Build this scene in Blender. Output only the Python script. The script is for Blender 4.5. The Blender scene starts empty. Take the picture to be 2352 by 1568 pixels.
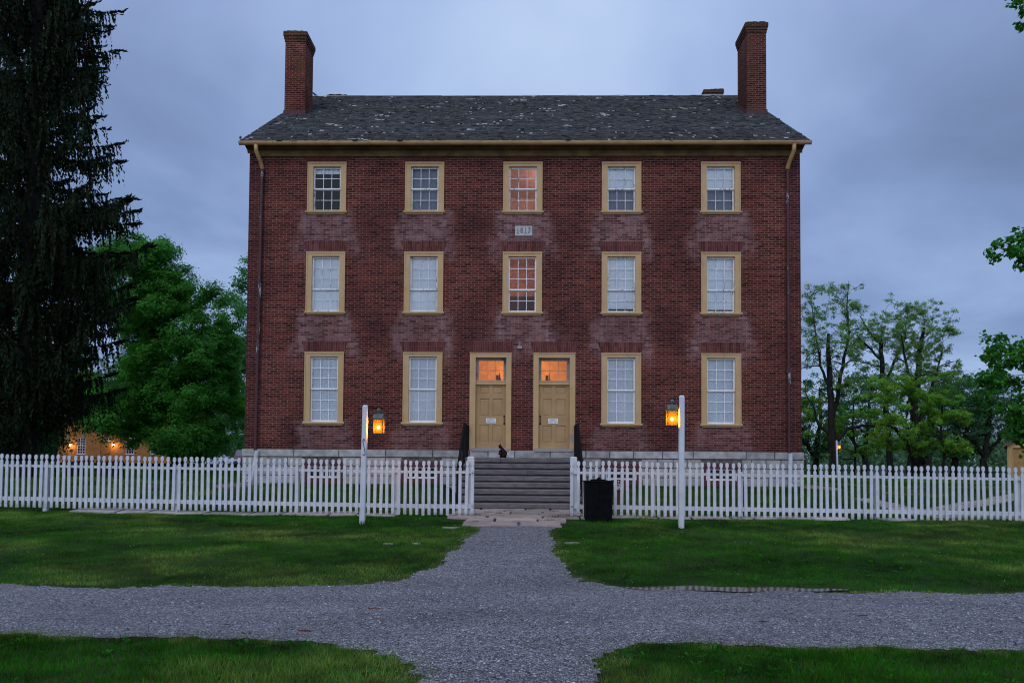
import bpy, math, random
import numpy as np
from mathutils import Matrix, Vector
R = math.radians
sc = bpy.context.scene
rnd = random.Random(7)
rng = np.random.default_rng(11)

# ------------------------------------------------------------------ camera
CX, CY, EYE = 0.171, -24.139, 1.5
F, YAW, PITCH, ROLL, PY0 = 1840.0, R(1.0729), R(2.0681), R(0.378), 1008.34   # in units of a 2352 px wide picture
cd = bpy.data.cameras.new('camera'); cam = bpy.data.objects.new('camera', cd); sc.collection.objects.link(cam)
cd.sensor_width = 36; cd.lens = 36 * F / 2352; cd.shift_y = (PY0 - 784) / 2352
cd.clip_start = 0.05; cd.clip_end = 3000
CROT = Matrix.Rotation(YAW, 4, 'Z') @ Matrix.Rotation(R(90) + PITCH, 4, 'X') @ Matrix.Rotation(ROLL, 4, 'Z')
cam.matrix_world = Matrix.Translation((CX, CY, EYE)) @ CROT
sc.camera = cam

def ray(px, py):
    return (CROT.to_3x3() @ Vector(((px - 1176) / F, (PY0 - py) / F, -1))).normalized()
def at(px, py, Y):                      # world point seen at a picture position, at depth Y
    d = ray(px, py); t = (Y - CY) / d.y
    return Vector((CX + d.x * t, Y, EYE + d.z * t))

# ------------------------------------------------------------------ world, sun, exposure
SUN_EL, SUN_AZ = 48, 200
w = bpy.data.worlds.new("World"); sc.world = w; w.use_nodes = True
nt = w.node_tree; nt.nodes.clear()
def N(t, typ, **kw):
    n = t.nodes.new(typ)
    for k, v in kw.items(): setattr(n, k, v)
    return n
def math_(t, op, a, b=None, clamp=False):
    n = N(t, 'ShaderNodeMath', operation=op, use_clamp=clamp)
    for i, v in enumerate((a, b)):
        if v is None: continue
        if isinstance(v, (int, float)): n.inputs[i].default_value = v
        else: t.links.new(v, n.inputs[i])
    return n.outputs[0]
def mixc(t, fac, a, b, blend='MIX'):
    n = N(t, 'ShaderNodeMix', data_type='RGBA', blend_type=blend)
    for i, v in ((0, fac), (6, a), (7, b)):
        if isinstance(v, (int, float)): n.inputs[i].default_value = v
        elif isinstance(v, (tuple, list)): n.inputs[i].default_value = (*v[:3], 1)
        else: t.links.new(v, n.inputs[i])
    return n.outputs[2]
def ramp(t, fac, stops):
    n = N(t, 'ShaderNodeValToRGB'); e = n.color_ramp.elements
    while len(e) < len(stops): e.new(0.5)
    for i, (p, c) in enumerate(stops):
        e[i].position = p; e[i].color = (*c, 1) if isinstance(c, tuple) else (c, c, c, 1)
    t.links.new(fac, n.inputs[0]); return n.outputs[0]
tc = N(nt, 'ShaderNodeTexCoord'); sep = N(nt, 'ShaderNodeSeparateXYZ'); nt.links.new(tc.outputs['Generated'], sep.inputs[0])
sky = N(nt, 'ShaderNodeTexSky', sky_type='NISHITA', sun_disc=False, sun_elevation=R(SUN_EL), sun_rotation=R(SUN_AZ))
skys = mixc(nt, 1.0, sky.outputs[0], (0.10, 0.10, 0.10), 'MULTIPLY')
zz = math_(nt, 'ADD', math_(nt, 'MAXIMUM', sep.outputs[2], 0.0), 0.22)
cmb = N(nt, 'ShaderNodeCombineXYZ')
nt.links.new(math_(nt, 'DIVIDE', sep.outputs[0], zz), cmb.inputs[0]); nt.links.new(math_(nt, 'DIVIDE', sep.outputs[1], zz), cmb.inputs[1])
n1 = N(nt, 'ShaderNodeTexNoise'); n1.inputs['Scale'].default_value = 1.15; n1.inputs['Detail'].default_value = 5; n1.inputs['Roughness'].default_value = 0.5; n1.inputs['Distortion'].default_value = 0.35
nt.links.new(cmb.outputs[0], n1.inputs[0])
cl = math_(nt, 'MULTIPLY', math_(nt, 'SUBTRACT', n1.outputs[0], 0.5), 1.6)
# brighter break in the cloud over the roof
dn = Vector((0.03, 1.0, 0.50)).normalized()
vd = N(nt, 'ShaderNodeVectorMath', operation='DOT_PRODUCT'); nt.links.new(tc.outputs['Generated'], vd.inputs[0]); vd.inputs[1].default_value = dn
g = math_(nt, 'POWER', math_(nt, 'MAXIMUM', vd.outputs['Value'], 0.0), 13.0)
back = math_(nt, 'MAXIMUM', math_(nt, 'MULTIPLY', sep.outputs[1], -1.0), 0.0)
up = math_(nt, 'MAXIMUM', sep.outputs[2], 0.0)
br = math_(nt, 'ADD', math_(nt, 'ADD', cl, math_(nt, 'MULTIPLY', g, 0.50)), 0.29, True)
vis = ramp(nt, br, [(0.0, (0.115, 0.170, 0.315)), (0.35, (0.20, 0.295, 0.54)), (0.7, (0.365, 0.50, 0.80)), (1.0, (0.55, 0.70, 0.95))])
bright = ramp(nt, math_(nt, 'ADD', math_(nt, 'MULTIPLY', back, 1.05), math_(nt, 'MULTIPLY', math_(nt, 'POWER', up, 2.5), 0.7), True),
              [(0.0, 0.0), (1.0, 1.0)])
cloud = mixc(nt, bright, vis, (0.80, 0.94, 1.30))
final = mixc(nt, 0.12, cloud, skys)
bg = N(nt, 'ShaderNodeBackground'); nt.links.new(final, bg.inputs[0]); bg.inputs[1].default_value = 1.0
wo = N(nt, 'ShaderNodeOutputWorld'); nt.links.new(bg.outputs[0], wo.inputs[0])
sl = bpy.data.lights.new('sun', 'SUN'); sl.energy = 0.6; sl.angle = R(25); sl.color = (1, 0.975, 0.95)
so = bpy.data.objects.new('sun', sl); sc.collection.objects.link(so)
sd = Vector((math.sin(R(SUN_AZ)) * math.cos(R(SUN_EL)), math.cos(R(SUN_AZ)) * math.cos(R(SUN_EL)), math.sin(R(SUN_EL))))
so.rotation_euler = (sd).to_track_quat('Z', 'Y').to_euler()
sc.view_settings.view_transform = 'Standard'; sc.view_settings.look = 'None'
sc.view_settings.exposure = 0.0; sc.view_settings.gamma = 1
sc.cycles.use_denoising = True; sc.cycles.filter_width = 1.1; sc.cycles.sample_clamp_direct = 20
sc.cycles.max_bounces = 8; sc.cycles.transparent_max_bounces = 16
sc.cycles.sample_clamp_indirect = 4

# ------------------------------------------------------------------ object helpers
COL = sc.collection
def tag(o, label=None, cat=None, group=None, kind=None):
    if label: o['label'] = label
    if cat: o['category'] = cat
    if group: o['group'] = group
    if kind: o['kind'] = kind
    return o
def empty(name, loc, label, cat, group=None, rz=0):
    o = bpy.data.objects.new(name, None); COL.objects.link(o); o.location = loc; o.rotation_euler.z = rz
    o.empty_display_size = 0.2
    bpy.context.view_layer.update()
    return tag(o, label, cat, group)
def link(name, me, parent=None):
    o = bpy.data.objects.new(name, me); COL.objects.link(o)
    if parent is not None: o.parent = parent
    return o
def wpos(p):                            # world position of an object built here (no scale, only z rotation)
    m = Matrix.Identity(4); q = p
    while q is not None:
        m = (Matrix.Translation(q.location) @ Matrix.Rotation(q.rotation_euler.z, 4, 'Z')) @ m; q = q.parent
    return m
class MB:
    def __init__(s): s.v = []; s.f = []; s.m = []; s.c = []; s.cur = 0; s.col = (1, 1, 1)
    def add(s, vs, fs):
        o = len(s.v); s.v += [tuple(a) for a in vs]; s.f += [tuple(i + o for i in f) for f in fs]
        s.m += [s.cur] * len(fs); s.c += [s.col] * len(vs); return s
    def box(s, x0, x1, y0, y1, z0, z1):
        return s.add([(x0,y0,z0),(x1,y0,z0),(x1,y1,z0),(x0,y1,z0),(x0,y0,z1),(x1,y0,z1),(x1,y1,z1),(x0,y1,z1)],
                     [(0,3,2,1),(4,5,6,7),(0,1,5,4),(1,2,6,5),(2,3,7,6),(3,0,4,7)])
    def prism(s, poly, y0, y1):                           # polygon in x,z extruded along y
        n = len(poly)
        return s.add([(x, y0, z) for x, z in poly] + [(x, y1, z) for x, z in poly],
                     [tuple(range(n)), tuple(range(2 * n - 1, n - 1, -1))] + [(i, i + n, (i + 1) % n + n, (i + 1) % n) for i in range(n)])
    def prismx(s, poly, x0, x1):                          # polygon in y,z extruded along x
        n = len(poly)
        return s.add([(x0, y, z) for y, z in poly] + [(x1, y, z) for y, z in poly],
                     [tuple(range(n - 1, -1, -1)), tuple(range(n, 2 * n))] + [(i, (i + 1) % n, (i + 1) % n + n, i + n) for i in range(n)])
    def prismz(s, poly, z0, z1, top=None):                # polygon in x,y extruded up
        n = len(poly); top = top or poly
        return s.add([(x, y, z0) for x, y in poly] + [(x, y, z1) for x, y in top],
                     [tuple(range(n - 1, -1, -1)), tuple(range(n, 2 * n))] + [(i, (i + 1) % n, (i + 1) % n + n, i + n) for i in range(n)])
    def tube(s, pts, rs, n=8, cap=True):
        pts = [Vector(p) for p in pts]
        if isinstance(rs, (int, float)): rs = [rs] * len(pts)
        o = len(s.v); vs = []; u = None
        for i, p in enumerate(pts):
            d = (pts[min(i + 1, len(pts) - 1)] - pts[max(i - 1, 0)]).normalized()
            if u is None: u = d.orthogonal().normalized()
            else:
                u = (u - d * u.dot(d))
                u = u.normalized() if u.length > 1e-6 else d.orthogonal().normalized()
            v = d.cross(u)
            for k in range(n):
                a = 2 * math.pi * k / n; vs.append(p + (u * math.cos(a) + v * math.sin(a)) * rs[i])
        fs = [(i * n + k, i * n + (k + 1) % n, (i + 1) * n + (k + 1) % n, (i + 1) * n + k) for i in range(len(pts) - 1) for k in range(n)]
        if cap: fs += [tuple(range(n - 1, -1, -1)), tuple(range((len(pts) - 1) * n, len(pts) * n))]
        return s.add(vs, fs)
    def lathe(s, prof, c=(0, 0, 0), n=16):
        vs = []; 
        for r, z in prof:
            for k in range(n):
                a = 2 * math.pi * k / n; vs.append((c[0] + r * math.cos(a), c[1] + r * math.sin(a), c[2] + z))
        fs = [(i * n + k, i * n + (k + 1) % n, (i + 1) * n + (k + 1) % n, (i + 1) * n + k) for i in range(len(prof) - 1) for k in range(n)]
        fs += [tuple(range(n - 1, -1, -1)), tuple(range((len(prof) - 1) * n, len(prof) * n))]
        return s.add(vs, fs)
    def ball(s, c, r, n=10, sx=1, sy=1, sz=1):
        m = 6; prof = [(max(1e-4, math.sin(math.pi * i / m)), -math.cos(math.pi * i / m)) for i in range(m + 1)]
        vs = [(c[0] + p * math.cos(2*math.pi*k/n) * r * sx, c[1] + p * math.sin(2*math.pi*k/n) * r * sy, c[2] + z * r * sz) for p, z in prof for k in range(n)]
        fs = [(i * n + k, i * n + (k + 1) % n, (i + 1) * n + (k + 1) % n, (i + 1) * n + k) for i in range(m) for k in range(n)]
        return s.add(vs, fs)
    def build(s, name, mats, parent=None, smooth=False, world=True):
        me = bpy.data.meshes.new(name)
        vs = s.v
        if parent is not None and world:
            im = wpos(parent).inverted(); vs = [tuple(im @ Vector(v)) for v in vs]
        me.from_pydata(vs, [], s.f)
        if not isinstance(mats, (list, tuple)): mats = [mats]
        for m in mats: me.materials.append(m)
        me.polygons.foreach_set('material_index', s.m)
        if any(c != (1, 1, 1) for c in s.c):
            a = me.color_attributes.new('Col', 'FLOAT_COLOR', 'POINT')
            a.data.foreach_set('color', np.array([(*c, 1) for c in s.c], dtype=np.float32).ravel())
        if smooth: me.polygons.foreach_set('use_smooth', [True] * len(s.f))
        me.update()
        return link(name, me, parent)
def npmesh(name, V, Fc, mat, col=None, parent=None, smooth=False):
    V = np.asarray(V, dtype=np.float32).reshape(-1, 3); Fc = np.asarray(Fc, dtype=np.int32)
    if parent is not None: V = V - np.array(wpos(parent).translation, dtype=np.float32)
    me = bpy.data.meshes.new(name); k = Fc.shape[1]
    me.vertices.add(len(V)); me.vertices.foreach_set('co', V.ravel())
    me.loops.add(Fc.size); me.loops.foreach_set('vertex_index', Fc.ravel())
    me.polygons.add(len(Fc)); me.polygons.foreach_set('loop_start', np.arange(0, Fc.size, k, dtype=np.int32))
    me.polygons.foreach_set('loop_total', np.full(len(Fc), k, dtype=np.int32))
    if smooth: me.polygons.foreach_set('use_smooth', np.ones(len(Fc), dtype=bool))
    if col is not None:
        a = me.color_attributes.new('Col', 'FLOAT_COLOR', 'POINT')
        c4 = np.ones((len(V), 4), dtype=np.float32); c4[:, :3] = col; a.data.foreach_set('color', c4.ravel())
    me.update(calc_edges=True); me.materials.append(mat)
    return link(name, me, parent)

# ------------------------------------------------------------------ materials
def newmat(name, rough=0.8, spec=0.3, metal=0.0):
    m = bpy.data.materials.new(name); m.use_nodes = True; t = m.node_tree
    b = t.nodes['Principled BSDF']; b.inputs['Roughness'].default_value = rough
    b.inputs['Specular IOR Level'].default_value = spec; b.inputs['Metallic'].default_value = metal
    return m, t, b
def noise(t, scale, detail=4, vec=None, rough=0.55, dist=0.0):
    n = N(t, 'ShaderNodeTexNoise'); n.inputs['Scale'].default_value = scale; n.inputs['Detail'].default_value = detail
    n.inputs['Roughness'].default_value = rough; n.inputs['Distortion'].default_value = dist
    if vec is not None: t.links.new(vec, n.inputs[0])
    return n.outputs[0]
def ocoord(t, scale=None):
    c = N(t, 'ShaderNodeTexCoord').outputs['Object']
    if scale:
        mp = N(t, 'ShaderNodeMapping'); mp.inputs['Scale'].default_value = scale; t.links.new(c, mp.inputs[0]); return mp.outputs[0]
    return c
def bump(t, b, h, strength=0.4, dist=0.01):
    n = N(t, 'ShaderNodeBump'); n.inputs['Strength'].default_value = strength; n.inputs['Distance'].default_value = dist
    t.links.new(h, n.inputs['Height']); t.links.new(n.outputs[0], b.inputs['Normal'])
def M_(name, c1, c2=None, scale=6, rough=0.8, spec=0.15, metal=0, bmp=0.0, attr=False, stretch=None, lo=0.35, hi=0.65, bdist=0.01):
    m, t, b = newmat(name, rough, spec, metal)
    v = ocoord(t, stretch)
    nz = noise(t, scale, 5, v)
    if c2 is None: c2 = tuple(x * 0.75 for x in c1)
    col = ramp(t, nz, [(lo, c2), (hi, c1)])
    if attr:
        a = N(t, 'ShaderNodeVertexColor', layer_name='Col'); col = mixc(t, 1.0, col, a.outputs[0], 'MULTIPLY')
    t.links.new(col, b.inputs['Base Color'])
    if bmp: bump(t, b, nz, bmp, bdist)
    return m
def flat(name, c, rough=0.6, spec=0.3, metal=0): return M_(name, c, tuple(x * 0.9 for x in c), 20, rough, spec, metal)
def emit(name, c, s):
    m = bpy.data.materials.new(name); m.use_nodes = True; t = m.node_tree; t.nodes.clear()
    e = N(t, 'ShaderNodeEmission'); e.inputs[0].default_value = (*c, 1); e.inputs[1].default_value = s
    o = N(t, 'ShaderNodeOutputMaterial'); t.links.new(e.outputs[0], o.inputs[0]); m.cycles.emission_sampling = 'NONE'; return m
def paint_peel(name, c1, wood, amount=0.42, scale=9, rough=0.55, stretch=(1, 1, 0.25), c1b=None):
    m, t, b = newmat(name, rough, 0.35); v = ocoord(t)
    big = noise(t, 2.3, 3, v); col = ramp(t, big, [(0.35, c1b or tuple(x * 0.82 for x in c1)), (0.65, c1)])
    v2 = ocoord(t, stretch); pl = noise(t, scale, 8, v2, 0.75)
    pl2 = math_(t, 'ADD', pl, math_(t, 'MULTIPLY', math_(t, 'SUBTRACT', noise(t, 1.1, 2, v), 0.5), 0.5))
    f = ramp(t, pl2, [(amount - 0.02, 1.0), (amount + 0.02, 0.0)])
    t.links.new(mixc(t, f, col, wood), b.inputs['Base Color']); bump(t, b, pl, 0.3, 0.006)
    return m

def brick_mat(name, axis_rot=False, moss=False):
    m, t, b = newmat(name, 0.9, 0.05)
    g_ = N(t, 'ShaderNodeNewGeometry'); o = ocoord(t); s = N(t, 'ShaderNodeSeparateXYZ'); t.links.new(o, s.inputs[0])
    sn = N(t, 'ShaderNodeSeparateXYZ'); t.links.new(g_.outputs['True Normal'], sn.inputs[0])
    ax = math_(t, 'GREATER_THAN', math_(t, 'ABSOLUTE', sn.outputs[0]), 0.6)
    u = math_(t, 'ADD', math_(t, 'MULTIPLY', s.outputs[0], math_(t, 'SUBTRACT', 1.0, ax)), math_(t, 'MULTIPLY', s.outputs[1], ax))
    wob = math_(t, 'MULTIPLY', math_(t, 'SUBTRACT', noise(t, 1.4, 3, o), 0.5), 0.03)
    z = math_(t, 'ADD', s.outputs[2], wob)
    c = N(t, 'ShaderNodeCombineXYZ')
    t.links.new(z if axis_rot else u, c.inputs[0]); t.links.new(u if axis_rot else z, c.inputs[1])
    def brick(c1, c2, mo, ms, bias=0.0, wd=0.222):
        n = N(t, 'ShaderNodeTexBrick', offset=0.5, squash=1.0)
        t.links.new(c.outputs[0], n.inputs['Vector'])
        n.inputs['Color1'].default_value = (*c1, 1); n.inputs['Color2'].default_value = (*c2, 1); n.inputs['Mortar'].default_value = (*mo, 1)
        n.inputs['Scale'].default_value = 1; n.inputs['Mortar Size'].default_value = ms; n.inputs['Mortar Smooth'].default_value = 0.3
        n.inputs['Bias'].default_value = bias; n.inputs['Brick Width'].default_value = 0.31 if axis_rot else wd; n.inputs['Row Height'].default_value = 0.070
        return n
    bk = brick((0.140, 0.034, 0.027), (0.075, 0.022, 0.020), (0.20, 0.10, 0.085), 0.0050) if axis_rot else brick((0.150, 0.036, 0.027), (0.044, 0.014, 0.014), (0.29, 0.17, 0.14), 0.0070)
    big = noise(t, 0.7, 5, o, 0.6); fine = noise(t, 14, 4, o)
    col = mixc(t, 1.0, bk.outputs[0], ramp(t, big, [(0.3, (0.66, 0.60, 0.62)), (0.7, (1.25, 1.2, 1.15))]), 'MULTIPLY')
    col = mixc(t, 1.0, col, ramp(t, fine, [(0.3, 0.75), (0.7, 1.2)]), 'MULTIPLY')
    a = N(t, 'ShaderNodeVertexColor', layer_name='Col'); sa = N(t, 'ShaderNodeSeparateColor'); t.links.new(a.outputs[0], sa.inputs[0])
    if not moss:
        sv_ = N(t, 'ShaderNodeMapping'); sv_.inputs['Scale'].default_value = (5.5, 5.5, 1.3); t.links.new(o, sv_.inputs[0])
        pb = brick((1, 1, 1), (0.25, 0.25, 0.25), (0.95, 0.95, 0.95), 0.006)
        ef = math_(t, 'MULTIPLY', math_(t, 'MULTIPLY', math_(t, 'SUBTRACT', 1.0, sa.outputs[0]), ramp(t, noise(t, 1.0, 7, sv_.outputs[0], 0.7), [(0.3, 0.2), (0.65, 1.25)])), pb.outputs[0], True)
        col = mixc(t, math_(t, 'MULTIPLY', ef, 0.68), col, (0.34, 0.235, 0.24))
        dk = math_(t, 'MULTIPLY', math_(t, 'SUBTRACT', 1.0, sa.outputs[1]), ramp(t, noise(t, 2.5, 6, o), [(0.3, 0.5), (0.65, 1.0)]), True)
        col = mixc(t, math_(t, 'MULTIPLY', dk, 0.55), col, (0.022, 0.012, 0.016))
    else:
        col = mixc(t, math_(t, 'MULTIPLY', math_(t, 'GREATER_THAN', noise(t, 1.6, 6, o), 0.58), 0.35), col, (0.07, 0.055, 0.015))
        col = mixc(t, math_(t, 'MULTIPLY', math_(t, 'SUBTRACT', 1.0, sa.outputs[1]), 0.7), col, (0.035, 0.045, 0.02))
    t.links.new(col, b.inputs['Base Color'])
    h = math_(t, 'ADD', math_(t, 'MULTIPLY', math_(t, 'SUBTRACT', 1.0, bk.outputs['Fac']), 1.0), math_(t, 'MULTIPLY', fine, 0.5))
    bump(t, b, h, 0.6, 0.008)
    return m
def glass_mat(name, tint=(1, 1, 1), wavy=1.0):
    m = bpy.data.materials.new(name); m.use_nodes = True; t = m.node_tree; t.nodes.clear()
    tr = N(t, 'ShaderNodeBsdfTransparent'); tr.inputs[0].default_value = (*tint, 1)
    gl = N(t, 'ShaderNodeBsdfGlossy'); gl.inputs['Roughness'].default_value = 0.03
    fr = N(t, 'ShaderNodeFresnel'); fr.inputs[0].default_value = 1.48
    nz = noise(t, 5, 2, ocoord(t)); bn = N(t, 'ShaderNodeBump'); bn.inputs['Strength'].default_value = 0.25 * wavy; bn.inputs['Distance'].default_value = 0.02
    t.links.new(nz, bn.inputs['Height']); t.links.new(bn.outputs[0], gl.inputs['Normal'])
    mx = N(t, 'ShaderNodeMixShader'); t.links.new(fr.outputs[0], mx.inputs[0]); t.links.new(tr.outputs[0], mx.inputs[1]); t.links.new(gl.outputs[0], mx.inputs[2])
    o = N(t, 'ShaderNodeOutputMaterial'); t.links.new(mx.outputs[0], o.inputs[0]); return m
def leaf_mat(name, rough=0.6, trans=0.3, spec=0.08):
    m = bpy.data.materials.new(name); m.use_nodes = True; t = m.node_tree; b = t.nodes['Principled BSDF']
    b.inputs['Roughness'].default_value = rough; b.inputs['Specular IOR Level'].default_value = spec
    a = N(t, 'ShaderNodeVertexColor', layer_name='Col'); t.links.new(a.outputs[0], b.inputs['Base Color'])
    tl = N(t, 'ShaderNodeBsdfTranslucent'); t.links.new(mixc(t, 1.0, a.outputs[0], (1.3, 1.5, 0.7), 'MULTIPLY'), tl.inputs[0])
    mx = N(t, 'ShaderNodeMixShader'); mx.inputs[0].default_value = trans
    t.links.new(b.outputs[0], mx.inputs[1]); t.links.new(tl.outputs[0], mx.inputs[2])
    t.links.new(mx.outputs[0], t.nodes['Material Output'].inputs[0]); return m
def cloth_mat(name, c):
    m = bpy.data.materials.new(name); m.use_nodes = True; t = m.node_tree; b = t.nodes['Principled BSDF']
    b.inputs['Roughness'].default_value = 0.9
    a = noise(t, 1.2, 2, ocoord(t)); t.links.new(ramp(t, a, [(0.3, tuple(x * 0.9 for x in c)), (0.7, c)]), b.inputs['Base Color']); return m

BRICK = brick_mat('brick'); ARCH = brick_mat('brick_arch', axis_rot=True); BRICKM = brick_mat('chimney_brick', moss=True)
YEL = paint_peel('ochre_paint', (0.53, 0.35, 0.17), (0.30, 0.27, 0.24), 0.37, 14, c1b=(0.48, 0.31, 0.135))
YELD = paint_peel('ochre_door_paint', (0.44, 0.275, 0.125), (0.24, 0.22, 0.19), 0.31, 12)
WHITEP = paint_peel('white_sash_paint', (0.84, 0.86, 0.88), (0.24, 0.22, 0.21), 0.40, 20)
MAROON = paint_peel('maroon_paint', (0.09, 0.022, 0.026), (0.3, 0.3, 0.32), 0.34, 9)
SPOUT = paint_peel('worn_maroon_pipe', (0.075, 0.025, 0.03), (0.42, 0.46, 0.5), 0.37, 5, stretch=(1, 1, 0.35))
FENCEW = M_('fence_white_paint', (0.60, 0.62, 0.66), (0.47, 0.49, 0.52), 9, 0.6, 0.3, bmp=0.15, stretch=(1, 1, 0.3))
GLASS = glass_mat('window_glass')
BLIND = cloth_mat('white_blind', (0.74, 0.82, 0.87)); BLINDU = cloth_mat('upper_blind', (0.88, 0.96, 0.99)); BLINDG = cloth_mat('grey_blind', (0.22, 0.25, 0.31))
PLASTER = M_('plaster', (0.10, 0.10, 0.10), rough=0.9)
HALL = M_('hall_plaster', (0.72, 0.60, 0.52), rough=0.9)
BLACKI = flat('black_iron', (0.008, 0.008, 0.010), 0.55, 0.12)
STEPM = M_('step_stone', (0.185, 0.165, 0.160), (0.10, 0.09, 0.09), 7, 0.85, bmp=0.5, stretch=(0.6, 1, 2.5), lo=0.3, hi=0.7, attr=True)
STONE = M_('limestone', (0.46, 0.46, 0.45), (0.29, 0.285, 0.28), 5, 0.85, bmp=0.5, attr=True)
SLAB = M_('paving_stone', (0.37, 0.32, 0.28), (0.24, 0.20, 0.18), 3.5, 0.75, 0.4, bmp=0.4, attr=True)
BK2 = M_('dark_bark', (.030, .028, .024), (.010, .010, .009), 7, .95, bmp=.8, stretch=(1, 1, .25))
BARK = M_('bark', (0.055, 0.045, 0.038), (0.018, 0.015, 0.013), 9, 0.95, bmp=0.8, stretch=(1, 1, 0.2))
LEAF = leaf_mat('leaves', trans=0.4); NEEDLE = leaf_mat('needles', 0.7, 0.12, 0.1); GRASSM = leaf_mat('grass_blades', 0.7, 0.3, 0.04)

# ------------------------------------------------------------------ terrain
def sst(a, b, x):
    t = np.clip((x - a) / (b - a), 0, 1); return t * t * (3 - 2 * t)
def zg(x, y):
    x = np.asarray(x, dtype=float); y = np.asarray(y, dtype=float)
    z = np.interp(y, [-60, -17.5, -13.9, -7.0, -6.4, 0, 3, 36, 48, 75, 130, 260], [-0.1, 0, 0, 0.43, 0.45, 1.0, 1.0, 0.92, 0.62, -2.5, -2.0, 3.0])
    left = np.interp(y, [3, 20, 55, 140, 260], [1.0, 1.12, 1.42, 1.6, 5.0])
    k = sst(-6, -16, x) * (y > 3); z = z * (1 - k) + left * k
    z = z + 0.02 * np.sin(x * 1.3 + 0.5) * np.sin(y * 0.9) * sst(0, 4, np.abs(x)) + 0.008 * np.sin(x * 4.1 + y * 2.2)
    ramp_ = np.clip(1 - sst(1.62, 2.3, np.abs(x - 0.02)), 0, 1) * ((y > -6.5) & (y < 1))
    z = z * (1 - ramp_) + 0.43 * ramp_
    return z
def ground(px, py):                      # where a picture position meets the terrain
    d = ray(px, py); t = 2.0
    for _ in range(4000):
        x, y, z = CX + d.x * t, CY + d.y * t, EYE + d.z * t
        if z <= float(zg(x, y)): break
        t += 0.02 + t * 0.002
    return Vector((x, y, float(zg(x, y))))
def inpoly(X, Y, poly):
    r = np.zeros(X.shape, dtype=bool); n = len(poly)
    for i in range(n):
        x0, y0 = poly[i]; x1, y1 = poly[(i + 1) % n]
        if y0 == y1: continue
        c = ((y0 > Y) != (y1 > Y)) & (X < (x1 - x0) * (Y - y0) / (y1 - y0) + x0); r ^= c
    return r
edge_px = [(-300,1342),(0,1343),(130,1349),(250,1353),(380,1347),(500,1347),(640,1350),(760,1345),(860,1341),(930,1330),(985,1310),(1020,1290),(1045,1262),(1075,1238),(1095,1222),(1112,1206),
           (1275,1204),(1266,1222),(1272,1240),(1268,1258),(1290,1290),(1300,1318),(1340,1338),(1400,1348),(1500,1354),(1700,1359),(1850,1360),(2100,1361),(2352,1364),(2650,1367)]
near_px = [(2650,1500),(2352,1494),(2150,1493),(2000,1489),(1800,1488),(1650,1483),(1540,1480),(1470,1479),(1425,1488),(1395,1505),(1385,1530),(1372,1560),(1352,1640),(1340,1800)]
near2_px = [(860,1800),(930,1640),(958,1580),(955,1550),(935,1527),(890,1510),(840,1492),(760,1481),(600,1470),(450,1468),(300,1465),(130,1461),(0,1457),(-300,1452)]
def gxy(l): return [tuple(ground(*p)[:2]) for p in l]
pf, pn, pn2 = gxy(edge_px), gxy(near_px), gxy(near2_px)
ROAD = [(-60, pf[0][1])] + pf + [(60, pf[-1][1]), (60, pn[0][1])] + pn + [(pn[-1][0], -34), (pn2[0][0], -34)] + pn2 + [(-60, pn2[-1][1])]
def jit(X, Y, a=0.065):
    dx = a * (np.sin(X * 7.1 + Y * 3) + 0.6 * np.sin(X * 17 - Y * 11) + 0.5 * np.sin(Y * 29 + X * 5)); dy = a * (np.sin(Y * 6.3 - X * 4) * .6 + 0.6 * np.sin(X * 13 + Y * 9) + .4 * np.sin(X * 31)); return X + dx * .7, Y + dy * .7
SLABREG = [(-1.62, -8.35), (1.1, -8.35), (1.62, -7.2), (1.62, -3.4), (-1.62, -3.4), (-1.62, -7.0)]
PUDC = ground(1682, 1355.5); 
def axis(lo, hi, fine_lo, fine_hi, fine, grow=1.25):
    a = list(np.arange(fine_lo, fine_hi + 1e-6, fine)); s = fine; x = fine_hi
    while x < hi: s *= grow; x += s; a.append(x)
    s = fine; x = fine_lo
    while x > lo: s *= grow; x -= s; a.insert(0, x)
    return np.array(a)
def gridmesh(name, xs, ys, zf, mat, keep=None):
    X, Y = np.meshgrid(xs, ys); Z = zf(X, Y); nx = len(xs)
    V = np.stack([X, Y, Z], -1).reshape(-1, 3)
    i = np.arange(len(ys) - 1)[:, None] * nx + np.arange(nx - 1)[None, :]
    Fq = np.stack([i, i + 1, i + nx + 1, i + nx], -1)
    if keep is not None:
        cxm = (X[:-1, :-1] + X[1:, 1:]) / 2; cym = (Y[:-1, :-1] + Y[1:, 1:]) / 2; k = keep(cxm, cym); Fq = Fq[k]
        Fq = Fq.reshape(-1, 4); used, inv = np.unique(Fq, return_inverse=True); V = V[used]; Fq = inv.reshape(-1, 4)
    return npmesh(name, V, Fq.reshape(-1, 4), mat, smooth=True)
gm, t, b = newmat('lawn_soil', 0.95, 0.1); v = ocoord(t)
t.links.new(mixc(t, ramp(t, noise(t, 0.6, 5, v), [(0.4, 0.0), (0.62, 1.0)]), ramp(t, noise(t, 9, 5, v), [(0.3, (0.008, 0.022, 0.005)), (0.7, (0.016, 0.044, 0.009))]), (0.030, 0.048, 0.016)), b.inputs['Base Color'])
bump(t, b, noise(t, 40, 4, v), 0.6, 0.02)
g0 = gridmesh('ground', axis(-420, 420, -16, 16, 0.2), axis(-60, 600, -20, 2, 0.1), zg, gm); tag(g0, kind='structure')
gv, t, b = newmat('gravel', 0.8, 0.35); v = ocoord(t)
vor = N(t, 'ShaderNodeTexVoronoi'); vor.inputs['Scale'].default_value = 62; t.links.new(v, vor.inputs[0]); vor.inputs['Randomness'].default_value = 1
vs_ = N(t, 'ShaderNodeSeparateColor'); t.links.new(vor.outputs['Color'], vs_.inputs[0])
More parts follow.
